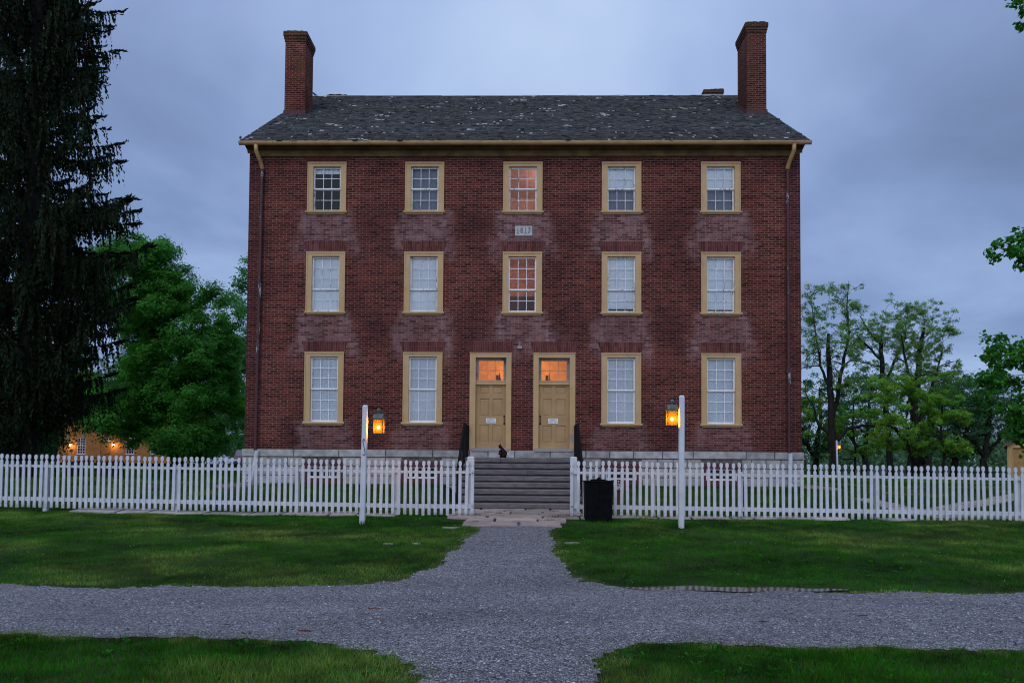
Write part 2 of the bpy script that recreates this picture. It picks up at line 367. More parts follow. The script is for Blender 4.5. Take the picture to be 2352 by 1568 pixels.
vor2 = N(t, 'ShaderNodeTexVoronoi'); vor2.inputs['Scale'].default_value = 110; t.links.new(v, vor2.inputs[0]); vs2 = N(t, 'ShaderNodeSeparateColor'); t.links.new(vor2.outputs['Color'], vs2.inputs[0])
col = ramp(t, vs_.outputs[0], [(0.0, (0.06, 0.058, 0.066)), (0.4, (0.21, 0.21, 0.235)), (0.75, (0.38, 0.38, 0.42)), (1.0, (0.66, 0.66, 0.70))])
col2 = ramp(t, vs2.outputs[1], [(0.0, (0.06, 0.06, 0.07)), (0.5, (0.24, 0.24, 0.265)), (1.0, (0.52, 0.52, 0.56))])
col = mixc(t, ramp(t, noise(t, 25, 3, v), [(0.45, 0.0), (0.55, 1.0)]), col, col2)
col = mixc(t, 1.0, col, ramp(t, noise(t, 11, 6, v, 0.8), [(0.33, 0.52), (0.5, 1.0), (0.67, 1.45)]), 'MULTIPLY')
col = mixc(t, 1.0, col, ramp(t, noise(t, 0.7, 7, ocoord(t, (.6, 1.3, 1)), 0.65), [(0.3, (0.68, 0.66, 0.67)), (0.5, (1.0, 1.0, 1.0)), (0.7, (1.28, 1.28, 1.28))]), 'MULTIPLY')
col = mixc(t, ramp(t, vor.outputs['Distance'], [(0.35, 0.0), (0.75, 0.75)]), col, (0.02, 0.02, 0.022))
t.links.new(col, b.inputs['Base Color']); bump(t, b, math_(t, 'ADD', math_(t, 'MULTIPLY', vor.outputs['Distance'], -1.0), math_(t, 'MULTIPLY', vs_.outputs[1], 0.5)), 1.0, 0.02)
def roadkeep(X, Y):
    A, B = jit(X, Y); return inpoly(A, B, ROAD)
rd = gridmesh('gravel_road', axis(-26, 26, -9.5, 10, 0.035, 1.15), np.round(np.arange(-20, -6.9, 0.03), 3), lambda x, y: zg(x, y) + 0.008, gv, roadkeep); tag(rd, kind='structure')
rd2 = gridmesh('gravel_path', np.arange(-2.2, 2.6, 0.1), np.arange(-34, -19.99, 0.2), lambda x, y: zg(x, y) + 0.009, gv, roadkeep); tag(rd2, kind='structure')
# loose stones on the road
n = 52000
X = rng.uniform(-9, 9, n); Y = -18.6 + 9.5 * rng.random(n) ** 1.35
m = roadkeep(X, Y) & ((((X - PUDC.x) / 1.5) ** 2 + ((Y - PUDC.y) / .2) ** 2) > 1) & (np.abs(X - CX) < (Y - CY) * 0.72); X, Y = X[m], Y[m]; n = len(X)
octv = np.array([(1,0,0),(0,1,0),(-1,0,0),(0,-1,0),(0,0,.8),(0,0,-.6)]); octf = np.array([(0,1,4),(1,2,4),(2,3,4),(3,0,4)])
s = rng.uniform(0.004, 0.0125, n); a = rng.uniform(0, 6.28, n); st = rng.uniform(0.6, 1.5, (n, 3)) ; st[:, 2] *= 0.8
V = octv[None] * st[:, None] * s[:, None, None] + rng.normal(0, 0.12, (n, 6, 3)) * s[:, None, None]
c_, s_ = np.cos(a)[:, None], np.sin(a)[:, None]; V = np.stack([V[..., 0] * c_ - V[..., 1] * s_, V[..., 0] * s_ + V[..., 1] * c_, V[..., 2]], -1)
V += np.stack([X, Y, zg(X, Y) + 0.008 + s * 0.35], -1)[:, None]
Fc = (octf[None] + np.arange(n)[:, None, None] * 6).reshape(-1, 3)
cc = np.clip(rng.normal(0.23, 0.13, n), 0.03, 0.7)[:, None] * np.array([1, 1.0, 1.08]); cc = np.repeat(cc, 6, 0)
PEB, t, b = newmat('pebble', 0.8, 0.3); t.links.new(N(t, 'ShaderNodeVertexColor', layer_name='Col').outputs[0], b.inputs['Base Color'])
tag(npmesh('loose_gravel', V, Fc, PEB, cc), 'loose grey crushed stone scattered over the gravel road', 'gravel', kind='stuff')

# stone slabs: gateway, fence line edging, diagonal yard paths
def slabs(name, polys, mat, h=0.035):
    mb = MB()
    for p in polys:
        k = rnd.uniform(0.8, 1.15); mb.col = (k, k * rnd.uniform(0.93, 1.0), k * rnd.uniform(0.9, 1.0))
        cx_ = sum(q[0] for q in p) / len(p); cy_ = sum(q[1] for q in p) / len(p)
        pts = []
        for i in range(len(p)):
            a_, b_ = p[i], p[(i + 1) % len(p)]; pts.append(a_)
            pts.append(((a_[0] + b_[0]) / 2 + rnd.uniform(-.02, .02), (a_[1] + b_[1]) / 2 + rnd.uniform(-.02, .02)))
        n = len(pts); dz = rnd.uniform(-.008, .008)
        lo = [(x, y, float(zg(x, y)) - 0.06) for x, y in pts]; hi = [(x + (cx_ - x) * .03, y + (cy_ - y) * .03, float(zg(x, y)) + h + dz) for x, y in pts]
        mb.add(lo + hi, [tuple(range(n, 2 * n))] + [(i, (i + 1) % n, (i + 1) % n + n, i + n) for i in range(n)])
    return tag(mb.build(name, mat), kind='structure')
pol = []; y = -8.32
for dy in (0.62, 0.55, 0.7, 0.5, 0.62, 0.75, 0.62, 0.55):
    if y + dy > -3.45: dy = -3.45 - y
    lx = -1.55 + (0.45 if y < -7.4 else 0) + rnd.uniform(-.08, .08); x = lx; hx = (0.95 if y < -7.4 else 1.55) + rnd.uniform(-.08, .08)
    while x < hx - 0.15:
        wd_ = min(rnd.uniform(0.5, 1.5), hx - x); g_ = 0.018
        j = lambda: rnd.uniform(-.025, .025)
        pol.append([(x + g_, y + g_ + j()), (x + wd_ - g_, y + g_ + j()), (x + wd_ - g_ + j(), y + dy - g_), (x + g_ + j(), y + dy - g_)]); x += wd_
    y += dy
    if y > -3.5: break
slabs('stone_path', pol, SLAB, 0.03)
def fy(x): return -6.6 + (0.045 * (-x - 2) if x < -2 else 0.0)      # the fence line
pol = []; x = -10.5
while x < 13.5:
    wd_ = rnd.uniform(0.5, 1.3)
    if (x + wd_ < -1.7 or x > 1.7) and rnd.random() < (0.93 if abs(x) < 8.5 else 0.6):
        d0 = rnd.uniform(-.34, -.2); d1 = rnd.uniform(.18, .36); yc = fy(x + wd_ / 2)
        pol.append([(x + .02, yc + d0), (x + wd_ - .02, yc + d0 + rnd.uniform(-.04, .04)), (x + wd_ - .02, yc + d1), (x + .02, yc + d1 + rnd.uniform(-.04, .04))])
    x += wd_
slabs('stone_edging', pol, M_('pale_slab', (0.50, 0.46, 0.44), (0.33, 0.29, 0.27), 4, 0.8, bmp=0.4, attr=True), 0.03)
def walk(a, b_, wd_):
    a = Vector(a); b_ = Vector(b_); d = (b_ - a); L = d.length; d.normalize(); nrm = Vector((-d.y, d.x)); s = 0; out = []
    while s < L:
        l = rnd.uniform(.6, 1.1); p0 = a + d * (s + .03); p1 = a + d * (s + l - .03); w0 = wd_ / 2 * rnd.uniform(.8, 1.1); w1 = wd_ / 2 * rnd.uniform(.8, 1.1)
        out.append([tuple(p0 - nrm * w0), tuple(p1 - nrm * w1), tuple(p1 + nrm * w1), tuple(p0 + nrm * w0)]); s += l
    return out
Wg = lambda px, py: tuple(ground(px, py)[:2])
pol = walk(Wg(2120, 1183), Wg(1985, 1146), 0.62) + walk(Wg(2130, 1178), Wg(2420, 1128), 0.62) + walk((9.1, -6.1), (13.2, -6.15), 0.6)
slabs('yard_path', pol, SLAB, 0.03)
lot = gridmesh('parking_lot', np.arange(-46, -21, 1.0), np.arange(44, 62, 1.0), lambda x, y: zg(x, y) + 0.03, gv, lambda X, Y: Y < 58); tag(lot, kind='structure')

# puddle along the road edge
pl = MB(); pts = []
for i in range(60):
    a = 2 * math.pi * i / 60
    pts.append((PUDC.x + 1.38 * math.cos(a) * (1 + .06 * math.sin(5 * a + 1)), PUDC.y + 0.20 * math.sin(a) * (1 + .25 * math.sin(7 * a) + .15 * math.sin(13 * a + 2))))
pz = float(zg(PUDC.x, PUDC.y)) + 0.022
pl.add([(x, y, pz) for x, y in pts], [tuple(range(60))])
pm, t, b = newmat('puddle_water', 0.07, 0.35); b.inputs['Base Color'].default_value = (0.035, 0.024, 0.016, 1); b.inputs['IOR'].default_value = 1.33
bump(t, b, noise(t, 9, 3, ocoord(t)), 0.12, 0.01)
tag(pl.build('puddle', pm), kind='structure')

# ------------------------------------------------------------------ the brick house
HOUSE = empty('brick_house', (0, 0, 1.0), 'large three-storey red brick dwelling with ochre window frames, shingle roof and two tall end chimneys', 'house')
HW = 8.40; DEP = 13.8; ZB = 2.037; ZE = 11.319; SL = 0.655; RY = DEP / 2
ZT = 10.98                                   # top of visible brick
COLS = [-6.0, -3.0, 0.0, 3.0, 6.0]
WW = 0.592
ROWS = [(2.79, 4.992, 3, 3), (6.155, 8.062, 3, 2), (9.25, 10.825, 2, 2)]        # underside of sill .. top of casing, pane rows upper/lower
CASE, HEAD, SILL = 0.17, 0.135, 0.075
open_ = []
for r_, (zs, zh, a_, b_) in enumerate(ROWS):
    for i, x in enumerate(COLS):
        if r_ == 0 and i == 2: continue
        open_.append((x - WW + 0.05, x + WW - 0.05, zs + 0.02, zh - 0.03))
DOORS = [(-1.572, -0.312, -1.394, -0.470), (0.353, 1.620, 0.512, 1.449)]
for a_, b_, c_, d_ in DOORS: open_.append((a_ + .05, b_ - .05, ZB, 4.96))
def lines(lo, hi, st, extra):
    l = sorted(set(np.round(list(np.arange(lo, hi, st)) + [hi] + [e for e in extra if lo < e < hi], 4)))
    out = [l[0]]
    for q in l[1:]:
        if q - out[-1] > 0.004 or q in extra: out.append(q)
    return np.array(out)
xs = lines(-HW, HW, 0.1, [round(e, 4) for o in open_ for e in o[:2]]); zs_ = lines(ZB, ZT, 0.1, [round(e, 4) for o in open_ for e in o[2:]])
X, Z = np.meshgrid(xs, zs_)
eff = np.zeros_like(X); drk = np.zeros_like(X)
wob = 0.12 * np.sin(X * 9.3 + Z * 4) + 0.08 * np.sin(X * 23 - Z * 13) + .06 * np.sin(Z * 31 + X * 3)
for r_, (zs, zh, a_, b_) in enumerate(ROWS):
    for i, x in enumerate(COLS):
        if r_ == 0 and i == 2: continue
        d = zs - Z; bot = {2: 1.15, 1: 1.15, 0: 0.75}[r_]
        spread = 0.70 + 0.22 * np.clip(d, 0, 1)
        lat = 1 - sst(spread - .12, spread + .22, np.abs(X - x) + wob * .6)
        ver = sst(-0.22, 0.02, d) * (1 - sst(bot - .25, bot + .45, d + wob))
        edge = 0.62 + 0.38 * sst(.2, .75, np.abs(X - x)) if r_ != 2 else 0.8 + 0 * X
        e_ = lat * ver * edge * rnd.uniform(.8, 1.0) * (0.75 if r_ == 0 else 1)
        eff = np.maximum(eff, e_)
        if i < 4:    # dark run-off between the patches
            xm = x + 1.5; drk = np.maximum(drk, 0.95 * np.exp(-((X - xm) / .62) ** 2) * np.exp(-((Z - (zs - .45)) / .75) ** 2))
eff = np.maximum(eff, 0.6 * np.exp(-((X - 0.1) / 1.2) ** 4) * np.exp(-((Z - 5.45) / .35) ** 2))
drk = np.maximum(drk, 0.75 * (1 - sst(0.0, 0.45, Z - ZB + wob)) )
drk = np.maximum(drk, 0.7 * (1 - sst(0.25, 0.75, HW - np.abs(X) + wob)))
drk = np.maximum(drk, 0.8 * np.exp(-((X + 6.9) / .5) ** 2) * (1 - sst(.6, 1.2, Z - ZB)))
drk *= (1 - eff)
nx = len(xs); V = np.stack([X, 0 * X, Z], -1).reshape(-1, 3); ii = np.arange(len(zs_) - 1)[:, None] * nx + np.arange(nx - 1)[None]
Fq = np.stack([ii, ii + 1, ii + nx + 1, ii + nx], -1); xm = (X[:-1, :-1] + X[1:, 1:]) / 2; zm = (Z[:-1, :-1] + Z[1:, 1:]) / 2
k = np.ones_like(xm, dtype=bool)
for x0, x1, z0, z1 in open_: k &= ~((xm > x0) & (xm < x1) & (zm > z0) & (zm < z1))
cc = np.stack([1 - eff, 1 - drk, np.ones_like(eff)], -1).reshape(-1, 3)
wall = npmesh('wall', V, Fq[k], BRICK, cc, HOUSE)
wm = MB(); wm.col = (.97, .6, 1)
for sx in (-1, 1):
    wm.add([(sx * HW, 0, ZB), (sx * HW, DEP, ZB), (sx * HW, DEP, ZE), (sx * HW, RY, ZE + SL * (RY + .45) - .12), (sx * HW, 0, ZE + .05)], [(0, 1, 2, 3, 4) if sx > 0 else (4, 3, 2, 1, 0)])
    wm.add([(sx * HW, 0, ZT), (sx * (HW - .55), 0, ZT), (sx * (HW - .55), 0, ZE + .1), (sx * HW, 0, ZE + .1)], [(0, 1, 2, 3) if sx < 0 else (3, 2, 1, 0)])
wm.add([(-HW, DEP, ZB), (HW, DEP, ZB), (HW, DEP, ZE), (-HW, DEP, ZE)], [(3, 2, 1, 0)])
wm.build('gable_wall', BRICK, HOUSE)
# jack arches, 4 mm proud
for r_, (zs, zh, a_, b_) in enumerate(ROWS):
    for i, x in enumerate(COLS):
        if r_ == 0 and i == 2: continue
        h = 0.33 if r_ < 2 else 0.15
        m_ = MB(); m_.col = (.80 if r_ < 2 else .999, .98, 1); m_.prism([(x - WW - .01, zh), (x + WW + .01, zh), (x + WW + .12, zh + h), (x - WW - .12, zh + h)], -0.005, 0.01); m_.build('brick_arch', ARCH, HOUSE)
for a_, b_, c_, d_ in DOORS:
    m_ = MB(); m_.col = (.8, .98, 1); m_.prism([(a_, 4.995), (b_, 4.995), (b_ + .1, 5.33), (a_ - .1, 5.33)], -0.005, 0.01); m_.build('brick_arch', ARCH, HOUSE)

# interior floors and partitions, one lit hall in the middle bay
im = MB()
for z in (1.9, 5.55, 8.72): im.box(-HW + .05, HW - .05, 0.30, DEP - .3, z, z + .12)
im.box(-HW + .05, HW - .05, 0.30, DEP - .3, 11.15, 11.22)
im.box(-HW + .05, HW - .05, 4.2, 4.3, 1.9, 11.2)
for x in (-4.5, -1.82, 1.82, 4.5):
    im.box(x - .05, x + .05, 0.02, 4.2, 2.04, 11.2)
im.build('interior_wall', PLASTER, HOUSE)
# inner leaf of the front wall
il = MB(); xs2 = [-HW + .02] + sorted(set([round(e, 4) for o in open_ for e in (o[0] - .02, o[1] + .02)])) + [HW - .02]
for z0, z1, rr in ((ZB, 5.5, 0), (5.5, 8.7, 1), (8.7, 11.1, 2)):
    ops = sorted(o for o in open_ if z0 - .01 <= o[2] < z1); x = -HW + .02
    for o in ops:
        il.box(x, o[0] - .01, 0.16, 0.30, z0, z1); il.box(o[0] - .01, o[1] + .01, 0.16, 0.30, o[3] + .01, z1)
        if o[2] - z0 > .03: il.box(o[0] - .01, o[1] + .01, 0.16, 0.30, z0, o[2] - .01)
        x = o[1] + .01
    il.box(x, HW - .02, 0.16, 0.30, z0, z1)
il.build('inner_wall', PLASTER, HOUSE)
hm = MB()
for z0, z1 in ((2.03, 5.53), (5.68, 8.70), (8.85, 11.14)):
    hm.box(-1.74, -1.71, .31, 4.1, z0, z1); hm.box(1.71, 1.74, .31, 4.1, z0, z1); hm.box(-1.70, 1.70, 4.07, 4.1, z0, z1); hm.box(-1.70, 1.70, .31, 4.06, z1 - .03, z1)
hm.build('hall_lining', HALL, HOUSE)
hb = MB(); hb.box(-1.2, 1.2, 3.0, 3.06, 6.0, 7.35); hb.box(-1.2, -1.14, 2.0, 3.0, 6.0, 7.0)                # stair balustrade seen dark through the middle window
hb.build('stair_panel', flat('dark_wood', (0.05, 0.03, 0.03)), HOUSE)
WARM = emit('lamp_glow', (1.0, 0.55, 0.22), 6)
def inlamp(x, y, z, e, col):
    mb = MB(); mb.ball((x, y, z), 0.09, 10); o = mb.build('ceiling_lamp', WARM, HOUSE, smooth=True)
    l = bpy.data.lights.new('lamp_light', 'POINT'); l.energy = e; l.color = col; l.shadow_soft_size = 0.15
    lo = bpy.data.objects.new('lamp_light', l); COL.objects.link(lo); lo.parent = o; lo.location = Vector((x * .85, y + .25, z - .35)) - Vector((0, 0, 1.0))
inlamp(0.0, 2.4, 5.1, 85, (1.0, 0.36, 0.06)); inlamp(-1.45, 1.2, 8.2, 44, (1.0, 0.40, 0.20)); inlamp(1.45, 1.6, 10.8, 46, (1.0, 0.47, 0.36))
for k_, x in enumerate((-.72, .85)):            # folded easels / chairs standing in the hall behind the doors
    mb = MB()
    mb.box(x - .10, x - .02, 1.2, 1.25, 2.1, 4.45); mb.add([(x, 1.1, 4.55), (x + .09, 1.1, 4.1), (x - .02, 1.1, 4.1)], [(0, 1, 2), (2, 1, 0)]); mb.box(x - .02, x + .09, 1.1, 1.15, 2.1, 4.1)
    mb.build('coat_stand', flat('dark_wood_b', (0.08, 0.04, 0.03)), HOUSE)

def sash(mb, x0, x1, z0, z1, y, rows, cols=3, st=0.042, mu=0.016, bot=None):
    bot = bot or st
    mb.box(x0, x0 + st, y, y + .04, z0, z1); mb.box(x1 - st, x1, y, y + .04, z0, z1)
    mb.box(x0 + st, x1 - st, y + .002, y + .038, z1 - st * .9, z1); mb.box(x0 + st, x1 - st, y + .002, y + .038, z0, z0 + bot)
    ix0, ix1, iz0, iz1 = x0 + st, x1 - st, z0 + bot, z1 - st * .9
    for i in range(1, cols):
        x = ix0 + (ix1 - ix0) * i / cols + rnd.uniform(-.002, .002); mb.box(x - mu / 2, x + mu / 2, y + .006, y + .03, iz0, iz1)
    for i in range(1, rows):
        z = iz0 + (iz1 - iz0) * i / rows; mb.box(ix0, ix1, y + .008, y + .028, z - mu / 2, z + mu / 2)
SHADE = {  # (row, col) : list of (top fraction, bottom fraction, material)
    (2, 0): [(0, .13, BLIND)], (2, 1): [(0, 1, BLINDG)], (2, 2): [], (2, 3): [(0, .47, BLIND), (.47, 1, BLINDG)], (2, 4): [(0, .45, BLIND), (.45, 1, BLINDG)],
    (1, 0): [(0, .965, BLIND)], (1, 1): [(0, 1, BLIND)], (1, 2): [], (1, 3): [(0, .925, BLIND)], (1, 4): [(0, .935, BLIND)],
    (0, 0): [(0, 1, BLIND)], (0, 1): [(0, .98, BLIND)], (0, 3): [(0, 1, BLIND)], (0, 4): [(0, 1, BLIND)]}
fl = ['ground floor', 'middle floor', 'top floor']; cn = ['first', 'second', 'middle', 'fourth', 'last']
YP = YEL
for r_, (zs, zh, ra, rb) in enumerate(ROWS):
    for i, x in enumerate(COLS):
        if r_ == 0 and i == 2: continue
        zb = zs + SILL; x0, x1 = x - WW, x + WW; z1 = zh
        mb = MB()
        mb.box(x0, x0 + CASE, -0.028, 0.15, zb, z1 - .022); mb.box(x1 - CASE, x1, -0.028, 0.15, zb, z1 - .022)
        mb.box(x0 + CASE, x1 - CASE, -0.027, 0.15, z1 - HEAD, z1 - .022)
        mb.box(x0 - .012, x1 + .012, -0.045, 0.0, z1 - .022, z1 + .002)           # cap bead
        mb.box(x0 - .006, x0 + .028, -0.042, -0.03, zb, z1 - .024); mb.box(x1 - .028, x1 + .006, -0.042, -0.03, zb, z1 - .024); mb.box(x0 + .03, x1 - .03, -.041, -.029, z1 - .052, z1 - .024)
        win = mb.build('window', YP, HOUSE)
        if not SHADE.get((r_, i)): win['label'] = 'window glowing with warm light from inside'
        mb = MB(); mb.prismx([(-0.075, zs + .02), (-.06, zs), (0.15, zs), (0.15, zb + .004), (-.03, zb + .002), (-.08, zs + .05)], x0 - .04, x1 + .04)
        mb.box(x0 + .01, x1 - .01, -.035, 0, zs - .028, zs - .001)
        mb.build('sill', YP, win)
        ix0, ix1, iz0, iz1 = x0 + CASE, x1 - CASE, zb, z1 - HEAD
        mid = iz0 + (iz1 - iz0) * rb / (ra + rb) + 0.005
        new = (r_ == 0) or (r_ == 1 and i == 2)
        SM = NEWW = flat('fresh_white_paint', (0.88, 0.90, 0.92), 0.5) if new else WHITEP
        s1 = MB(); sash(s1, ix0, ix1, mid - .012, iz1 - .012, 0.055, ra); s1.build('upper_sash', SM, win)
        s2 = MB(); sash(s2, ix0, ix1, iz0 + .004, mid + .012, 0.098, rb, bot=.055); s2.build('lower_sash', SM, win)
        # glass panes of both sashes, each quad slightly tilted
        gp = MB()
        for (za, zb2, yy, nr_) in ((mid + .03, iz1 - .04, .078, ra), (iz0 + .055, mid - .03, .120, rb)):
            for ci in range(3):
                for ri in range(nr_):
                    a0 = ix0 + .03 + (ix1 - ix0 - .06) * ci / 3; a1 = ix0 + .03 + (ix1 - ix0 - .06) * (ci + 1) / 3; c0 = za + (zb2 - za) * ri / nr_; c1 = za + (zb2 - za) * (ri + 1) / nr_; j = [yy + rnd.uniform(-.004, .004) for _ in range(3)]
                    gp.add([(a0, j[0], c0), (a1, j[1], c0), (a1, j[1] + j[2] - j[0], c1), (a0, j[2], c1)], [(0, 1, 2, 3)])
        gp.build('pane', GLASS, win)
        for (t0, t1, bm_) in SHADE.get((r_, i), []):
            bb = MB(); n_ = 8; vs = []
            yb = .145 if bm_ is BLIND else .20
            for k in range(n_ + 1):
                xx = ix0 - .03 + (ix1 - ix0 + .06) * k / n_; yy = yb + .006 * math.sin(k * 1.7 + i)
                vs += [(xx, yy, iz1 - (iz1 - iz0) * t1), (xx, yy, iz1 - (iz1 - iz0) * t0)]
            bb.add(vs, [(2 * k, 2 * k + 2, 2 * k + 3, 2 * k + 1) for k in range(n_)])
            bb.build('blind', BLINDU if (bm_ is BLIND and r_ > 0) else bm_, win)
        if r_ == 2 and i == 0: win['label'] = 'dark window without a drawn blind'

# doors: casing, transom, leaf with six panels, sign, handle
def textobj(lines_, size, x, z, y, mb_target, matidx, spacing=1.0, squeeze=1.0, extr=0.0015):
    for k, (txt, dz, sc_) in enumerate(lines_):
        cu = bpy.data.curves.new('t', 'FONT'); cu.body = txt; cu.size = size * sc_; cu.align_x = 'CENTER'; cu.align_y = 'CENTER'; cu.extrude = extr; cu.offset = size * 0.012
        o = bpy.data.objects.new('t', cu); COL.objects.link(o)
        dg = bpy.context.evaluated_depsgraph_get(); me = bpy.data.meshes.new_from_object(o.evaluated_get(dg))
        vs = [(x + v.co.x * squeeze, y - v.co.z, z + dz + v.co.y) for v in me.vertices]; fs = [tuple(p.vertices) for p in me.polygons]
        old = mb_target.cur; mb_target.cur = matidx; mb_target.add(vs, fs); mb_target.cur = old
        bpy.data.objects.remove(o); bpy.data.curves.remove(cu); bpy.data.meshes.remove(me)
INK = flat('blue_black_ink', (0.02, 0.025, 0.05)); SIGNW = flat('sign_white', (0.82, 0.86, 0.9), 0.4)
for k_, (ox0, ox1, ix0, ix1) in enumerate(DOORS):
    zt = 4.99
    mb = MB(); mb.box(ox0, ix0, -.03, .2, ZB, zt - .02); mb.box(ix1, ox1, -.03, .2, ZB, zt - .02); mb.box(ix0, ix1, -.029, .2, 4.84, zt - .02); mb.box(ox0 - .012, ox1 + .012, -.048, 0, zt - .02, zt + .002)
    mb.box(ix0, ix1, .04, .2, 4.03, 4.12); mb.box(ix0, ix1, .03, .2, 4.12, 4.15)
    mb.build('door_frame', YEL, HOUSE)
    mb = MB(); sash(mb, ix0, ix1, 4.15, 4.84, .13, 2, 3, st=.085, mu=.015, bot=.02); tw = mb.build('transom_window', paint_peel('transom_paint', (0.30, 0.27, 0.25), (0.12, 0.10, 0.10), .42), HOUSE); tw['label'] = 'transom window lit orange from inside'
    mb = MB(); mb.add([(ix0 + .05, .15, 4.16), (ix1 - .05, .15, 4.16), (ix1 - .05, .15, 4.82), (ix0 + .05, .15, 4.82)], [(0, 1, 2, 3)]); mb.build('pane', GLASS, tw)
    # door leaf: a slab with recessed panels
    z0, z1 = 2.10, 4.03; zr = [z0, 2.27, 2.80, 3.075, 3.62, 3.745, 3.995 , z1]
    zr = [(2.27, 2.80), (3.075, 3.60), (3.735, 3.975)]; xm_ = (ix0 + ix1) / 2; xp = [(ix0 + .125, xm_ - .055), (xm_ + .055, ix1 - .105)]
    mb = MB(); yl = .10
    zed = [z0] + [q for p in zr for q in p] + [z1]; xed = [ix0 + .004, xp[0][0], xp[0][1], xp[1][0], xp[1][1], ix1 - .004]
    for zi in range(len(zed) - 1):
        for xi in range(len(xed) - 1):
            panel = zi % 2 == 1 and xi % 2 == 1
            a0, a1, b0, b1 = xed[xi], xed[xi + 1], zed[zi], zed[zi + 1]
            if not panel: mb.add([(a0, yl, b0), (a1, yl, b0), (a1, yl, b1), (a0, yl, b1)], [(0, 1, 2, 3)])
            else:
                e = .018; f_ = .05
                o_ = [(a0, yl, b0), (a1, yl, b0), (a1, yl, b1), (a0, yl, b1)]; q_ = [(a0 + e, yl + .022, b0 + e), (a1 - e, yl + .022, b0 + e), (a1 - e, yl + .022, b1 - e), (a0 + e, yl + .022, b1 - e)]
                w_ = [(a0 + f_, yl + .012, b0 + f_), (a1 - f_, yl + .012, b0 + f_), (a1 - f_, yl + .012, b1 - f_), (a0 + f_, yl + .012, b1 - f_)]
                mb.add(o_ + q_ + w_, [(j, (j + 1) % 4, 4 + (j + 1) % 4, 4 + j) for j in range(4)] + [(4 + j, 4 + (j + 1) % 4, 8 + (j + 1) % 4, 8 + j) for j in range(4)] + [(8, 9, 10, 11)])
    mb.box(ix0 + .004, ix1 - .004, yl + .03, yl + .05, z0, z1)
    mb.add([(ix0, yl + .001, z0), (ix1, yl + .001, z0), (ix1, yl + .05, z0), (ix0, yl + .05, z0)], [(0, 1, 2, 3)])
    door = mb.build('door', YELD, HOUSE)
    mb = MB(); mb.box(ix0 - .1, ix1 + .1, -.10, .2, ZB - .03, ZB + .064); mb.build('threshold', flat('worn_grey_wood', (0.33, 0.31, 0.30), 0.8), HOUSE)
    sx = -.925 if k_ == 0 else .955
    mb = MB(); mb.box(sx - .152, sx + .152, yl - .012, yl - .004, 2.862, 3.008)
    textobj([('OVERNIGHT', .033, 1), ('GUESTS ONLY', -.031, 1)], .056, sx, 2.935, yl - .0125, mb, 1, squeeze=.78)
    mb.build('sign', [SIGNW, INK], door)
    hx = ix1 - .055 if k_ == 0 else ix0 + .055; hz = 2.96
    mb = MB()
    for sg in (-1, 1): mb.prism([(hx, hz + sg * .155), (hx + .03, hz + sg * .115), (hx, hz + sg * .075), (hx - .03, hz + sg * .115)][::sg], yl - .012, yl + .002)
    mb.tube([(hx, yl - .005, hz - .10), (hx, yl - .05, hz - .07), (hx, yl - .05, hz + .07), (hx, yl - .005, hz + .10)], .011, 8)
    mb.build('handle', BLACKI, door)
# date stone
mb = MB(); a0, a1, b0, b1 = at(1183, 542, 0).x, at(1222.5, 542, 0).x, at(1202, 542, 0).z, at(1202, 519.5, 0).z
mb.box(a0, a1, -.03, .02, b0, b1)
cxs = (a0 + a1) / 2; czs = (b0 + b1) / 2
textobj([('1', 0, 1)], .25, cxs - .178, czs, -.031, mb, 1, squeeze=.6); textobj([('8', 0, 1)], .25, cxs - .062, czs, -.031, mb, 1, squeeze=.7)
textobj([('1', 0, 1)], .25, cxs + .055, czs, -.031, mb, 1, squeeze=.6); textobj([('7', 0, 1)], .25, cxs + .165, czs, -.031, mb, 1, squeeze=.75)
mb.cur = 1
for q in (-.178, .055):
    mb.box(cxs + q - .035, cxs + q + .045, -.0325, -.031, czs - .092, czs - .08)
mb.build('date_stone', [M_('pale_limestone', (0.50, 0.50, 0.50), (0.36, 0.36, 0.36), 12, .8), flat('weathered_lettering', (0.14, 0.14, 0.16))], HOUSE)
mb = MB(); p = at(1194, 798, 0); mb.box(p.x - .07, p.x + .07, -.06, .01, p.z - .04, p.z + .04); mb.tube([(p.x, -.05, p.z + .05), (p.x, -.05, p.z + .16)], .015, 6)
mb.build('wall_bracket', M_('old_mortar', (0.4, 0.36, 0.33)), HOUSE)

